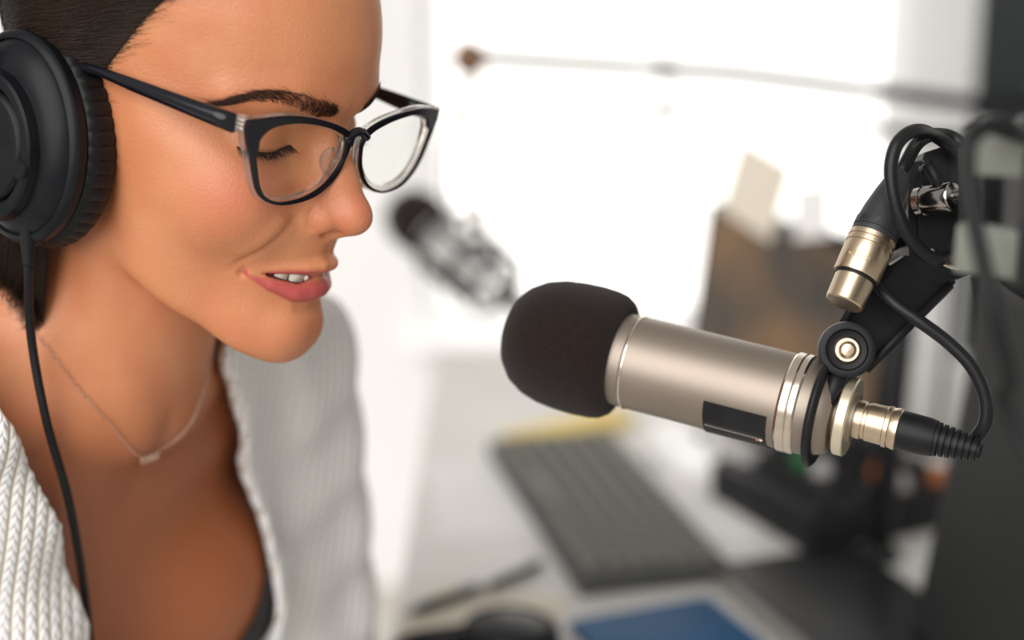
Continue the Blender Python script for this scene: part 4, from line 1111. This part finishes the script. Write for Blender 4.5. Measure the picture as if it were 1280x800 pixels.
slab('notebook', (.062, 1.792, .7502), (.16, .045, .010), 36, M_YEL, 'yellow notebook behind the keyboard', 'notebook', .002)
# second pair of headphones resting on the desk
dp = empty('desk_headphones', (.002, 1.235, .75), 'black headphones lying on the white desk beside the blue folder', 'headphones')
for sx, sy in ((-.004, .004), (.016, -.098)):
    cc = (.002 + sx, 1.232 + sy, .7505)
    under(dp, lathe('ear_pad', [(0, .02), (0, .036), (.003, .041), (.009, .043), (.016, .041), (.018, .036)], cc, (.05, .02, 1), M_PAD, sides=48))
    under(dp, lathe('ear_cup', [(.016, .036), (.024, .039), (.030, .037), (.033, .030), (.031, .028), (.035, .012), (.035, 0)], cc, (.05, .02, 1), M_CUP, sides=48))
under(dp, tube('headband', catmull([(-.028, 1.23, .775), (-.085, 1.22, .768), (-.10, 1.16, .766), (-.08, 1.11, .768), (-.02, 1.125, .775)], 8), .006, M_PAD, sides=10, flat=(1.8, .7)))
# white mouse and a cream box right of the keyboard
mouse = empty('computer_mouse', (.175, 1.70, .75), 'white computer mouse on the desk by the keyboard', 'mouse')
bm = bmesh.new(); bmesh.ops.create_uvsphere(bm, u_segments=32, v_segments=16, radius=1)
for v in bm.verts:
    v.co.z = max(v.co.z, -.15)
bmesh.ops.scale(bm, vec=(.058, .034, .034), verts=bm.verts)
bm.transform(Matrix.Translation((.182, 1.70, .7555)) @ Matrix.Rotation(math.radians(-62), 4, 'Z'))
me = bpy.data.meshes.new('mouse_shell'); bm.to_mesh(me); bm.free(); under(mouse, link('shell', me, M_WPL))
under(mouse, lathe('wheel', [(-.004, .006), (-.004, .008), (.004, .008), (.004, .006)], (.194, 1.677, .782), (.9, .45, 0), M_GREY, sides=24))
under(mouse, tube('cord', catmull([(.205, 1.655, .758), (.215, 1.62, .754), (.195, 1.60, .754), (.18, 1.575, .754)], 6), .0022, M_WPL, sides=8))
slab('paper_sheet', (.205, 1.60, .7502), (.15, .21, .0006), -30, M_PAPER, 'white paper sheet under the white mouse', 'paper', 0)

# audio mixer with coloured knobs
mixer = empty('audio_mixer', (.30, 1.60, .75), 'black audio mixer with coloured knobs under the monitor', 'mixer')
mm = frame_xy((.318, 1.56, .7502), math.radians(-64))
o = under(mixer, box('case', (.17, .19, .040), M_BLK, (0, 0, .020), bevel=.006)); o.matrix_basis = mm
M_GRN = mat('green_knob', (.01, .14, .03), .4); M_ORA = mat('orange_knob', (.32, .10, .02), .4); M_LGR = mat('grey_knob', (.4, .38, .37), .4)
for i in range(5):
    for j in range(4):
        mk = M_GRN if (i, j) == (1, 1) else (M_ORA if (i, j) in ((3, 2), (4, 3)) else (M_LGR if (i * 3 + j) % 7 == 0 else M_TAB))
        p_ = mm @ Vector((-.064 + i * .032, -.066 + j * .044, .040))
        under(mixer, lathe('knob', [(0, .009), (.002, .010), (.012, .008), (.014, .007), (.014, 0)], p_, (0, 0, 1), mk, sides=20))

# monitor with sticky notes
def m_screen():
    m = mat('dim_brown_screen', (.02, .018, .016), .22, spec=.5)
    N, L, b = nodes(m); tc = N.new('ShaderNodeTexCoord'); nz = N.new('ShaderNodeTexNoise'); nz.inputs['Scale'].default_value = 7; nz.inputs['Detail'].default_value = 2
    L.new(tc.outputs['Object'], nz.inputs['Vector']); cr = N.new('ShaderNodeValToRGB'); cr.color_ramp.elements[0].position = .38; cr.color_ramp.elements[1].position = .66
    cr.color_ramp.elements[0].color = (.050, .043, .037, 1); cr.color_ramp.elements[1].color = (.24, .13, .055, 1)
    L.new(nz.outputs[0], cr.inputs[0]); L.new(cr.outputs[0], b.inputs['Emission Color']); b.inputs['Emission Strength'].default_value = .75  # brown glow paints a warm reflection into the screen
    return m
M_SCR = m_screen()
def monitor(name, A, Bp, height, lean, m_scr, label, stand=True, thick=.022):
    """A, Bp: top corners (far, near); screen faces to the left of A->B, leaning back"""
    A = Vector(A); Bp = Vector(Bp); ex = (Bp - A).normalized(); w = (Bp - A).length
    nz = Vector((ex.y, -ex.x, 0)).normalized()
    if nz.x > 0: nz = -nz
    dn = (Vector((0, 0, -1)) * math.cos(lean) + nz * math.sin(lean)).normalized(); nn = ex.cross(dn).normalized()
    if nn.x > 0: nn = -nn
    c = (A + Bp) / 2 + dn * height / 2
    Mx = Matrix([[ex[i], -dn[i], nn[i], c[i]] for i in range(3)] + [[0, 0, 0, 1]])
    base = Vector((c.x + .05, c.y, .75))
    root = empty(name, tuple(base), label, 'monitor')
    o = under(root, box('housing', (w, height, thick), M_BLK, (0, 0, 0), bevel=.004)); o.matrix_basis = Mx @ Matrix.Translation((0, 0, -thick / 2))
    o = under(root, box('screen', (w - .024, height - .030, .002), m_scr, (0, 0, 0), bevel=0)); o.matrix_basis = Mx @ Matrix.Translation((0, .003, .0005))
    if stand:
        bk = c - nn * (thick + .02)
        under(root, tube('stand_neck', [tuple(c - nn * thick), tuple(bk), (bk.x + .01, bk.y, .765)], .016, M_BLK, sides=14))
        under(root, lathe('stand_foot', [(0, .10), (.008, .098), (.014, .02)], (bk.x + .01, bk.y, .7502), (0, 0, 1), M_BLK, sides=48))
    return root, Mx
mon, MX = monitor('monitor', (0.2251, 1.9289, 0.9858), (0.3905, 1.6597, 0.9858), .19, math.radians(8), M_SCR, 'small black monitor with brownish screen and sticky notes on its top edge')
for t, w_, h_, rz, m_, lab in ((-.075, .095, .085, -.22, M_BEIGE, 'beige sticky note standing on the top edge of the small monitor'), (.02, .055, .055, .25, M_PAPER, 'white sticky note leaning on the top edge of the small monitor')):
    o = box('sticky_note', (w_, h_, .0008), m_, (0, 0, 0), bevel=0); o.matrix_basis = MX @ Matrix.Translation((t, .095 + h_ * .30, .003)) @ Matrix.Rotation(rz, 4, 'Z'); tag(o, lab, 'note')
M_DSCR = add_noise(mat('dark_screen', (.012, .013, .013), .5, spec=.2), (.016, .017, .016), 4)
mon2, MX2 = monitor('monitor', (0.3552, 1.2448, 1.0600), (.44, .82, 1.0694), .30, math.radians(9), M_DSCR, 'large switched-off black monitor beside the swivel mount', True, .03)

# upright pole and a thin rod between the two monitors
st = empty('stand_pole', (.334, 1.442, .75), 'thick black pole standing on a round foot between the monitors', 'stand')
under(st, tube('pole', [(.334, 1.442, .755), (.341, 1.45, .9), (.352, 1.465, 1.10)], .0115, M_BLK, sides=18))
under(st, lathe('foot', [(0, .020), (.004, .020), (.008, .015), (.012, .0125)], (.334, 1.442, .7502), (0, 0, 1), M_BLK, sides=40))
rd = empty('thin_rod', (.46, 1.75, .75), 'thin black rod on a small foot behind the thick black pole', 'stand')
under(rd, tube('rod', [(.46, 1.75, .752), (.472, 1.77, 1.05)], .004, M_BLK, sides=10)); under(rd, lathe('foot', [(0, .03), (.005, .029), (.008, .006)], (.46, 1.75, .7502), (0, 0, 1), M_BLK, sides=28))
# dark cabinet against the wall
M_CAB = add_noise(mat('dark_cabinet', (.010, .014, .014), .5, spec=.2), (.014, .018, .017), 5)
cab = empty('tall_cabinet', (.93, 2.25, 0), 'tall dark cabinet standing in front of the white wall', 'cabinet'); cab.rotation_euler = (0, 0, math.radians(-15.2))
box('body', (.62, .30, 2.0), M_CAB, (0, .16, 1.0), bevel=.006, parent=cab)
for k in (0, 1):
    d_ = box('door', (.305, .018, 1.94), M_CAB, (-.155 + k * .31, 0, 1.0), bevel=.003, parent=cab)
    box('handle', (.012, .02, .14), M_CHROME, (-.03 + k * .06, -.018, 1.05), bevel=.003, parent=d_)

# second microphone on its own boom, far side of the desk
fm = empty('studio_microphone', (-0.1176, 1.8664, 0.9844), 'silver studio microphone with black foam ball and dark cradle, hanging in front of the window', 'microphone')
f0 = np.array((-0.0884, 1.8457, 0.9652)); f1 = np.array((0.0127, 1.7419, 0.9064)); fx = (f1 - f0) / np.linalg.norm(f1 - f0)
M_SIL = mat('pale_silver', (.70, .69, .68), .4, .5)
under(fm, lathe('foam_windscreen', [(-.0625, 0), (-.0610, .0135), (-.0580, .0205), (-.0525, .0268), (-.0450, .0312), (-.036, .0338), (-.026, .0349), (-.016, .0345), (-.007, .0325), (-.002, .029), (.003, .025)], f0, fx, M_FOAM, sides=48, deg=80))
under(fm, lathe('barrel', [(-.004, .022), (.0, .0245), (.06, .0245), (.061, .0235), (.063, .0235), (.064, .0245), (.115, .0245), (.125, .021), (.126, .008)], f0, fx, M_SIL, sides=48))
under(fm, lathe('plug', [(.126, .0095), (.15, .0095), (.165, .008), (.18, .005)], f0, fx, M_BLK, sides=24))
fu = Vector(fx).orthogonal().normalized(); fv = Vector(fx).cross(fu)
def fring(t, r): return [tuple(Vector(f0 + fx * t) + (fu * math.cos(a) + fv * math.sin(a)) * r) for a in np.linspace(0, 2 * math.pi, 33)[:-1]]
cr = empty('shock_cradle', tuple(f0 + fx * .07), 'black wire cradle around the silver microphone with the foam ball', 'mount')
for t in (.02, .075, .11): under(cr, tube('cradle_ring', fring(t, .036), .0042, M_BLK, sides=10, closed=True))
for a in (.4, 2.0, 3.3, 4.6, 5.6):
    e = (fu * math.cos(a) + fv * math.sin(a)) * .036
    under(cr, tube('cradle_rod', [tuple(Vector(f0 + fx * .02) + e), tuple(Vector(f0 + fx * .11) + e)], .004, M_BLK, sides=8))
b2 = empty('boom_arm', (.62, 2.0, .75), 'thin brown boom arm reaching across the window to the silver microphone', 'boom arm')
M_BRN = mat('brown_metal', (.16, .085, .05), .4, .3)
jt = np.array((-0.0356, 1.9109, 1.1504))
under(b2, tube('arm', [tuple(jt), (0.2494, 1.9063, 1.1332), (0.5183, 1.8975, 1.1005), (.60, 1.93, 1.10)], .0085, M_BLK, sides=12))
under(b2, tube('arm', [tuple(jt + np.array([.015, 0, -.055])), (0.3073, 1.8952, 1.0919), (0.4631, 1.8878, 1.0644), (.60, 1.93, 1.06)], .0055, M_BLK, sides=10))
under(b2, lathe('joint', [(-.014, .012), (-.012, .020), (.012, .020), (.014, .012)], jt + np.array([-.012, 0, .0]), (0, 1, 0), M_BRN, sides=32))
under(b2, tube('drop_arm', catmull([tuple(jt), (-0.0481, 1.8975, 1.1005), (-0.0496, 1.8715, 1.0420), (-0.0368, 1.8376, 0.9929), (-0.0243, 1.8054, 0.9499)], 5), .0055, M_BRN, sides=12))
under(b2, tube('drop_arm', catmull([(-0.0570, 1.8980, 1.1022), (-0.0709, 1.8760, 1.0591), (-0.0723, 1.8524, 1.0096), (-0.0596, 1.8317, 0.9708)], 5), .0035, M_SIL, sides=10))
under(b2, lathe('post', [(0, .05), (.010, .05), (.014, .016), (.36, .014), (.37, .008)], (.60, 1.93, .7502), (0, 0, 1), M_BLK, sides=32))
lap('room')
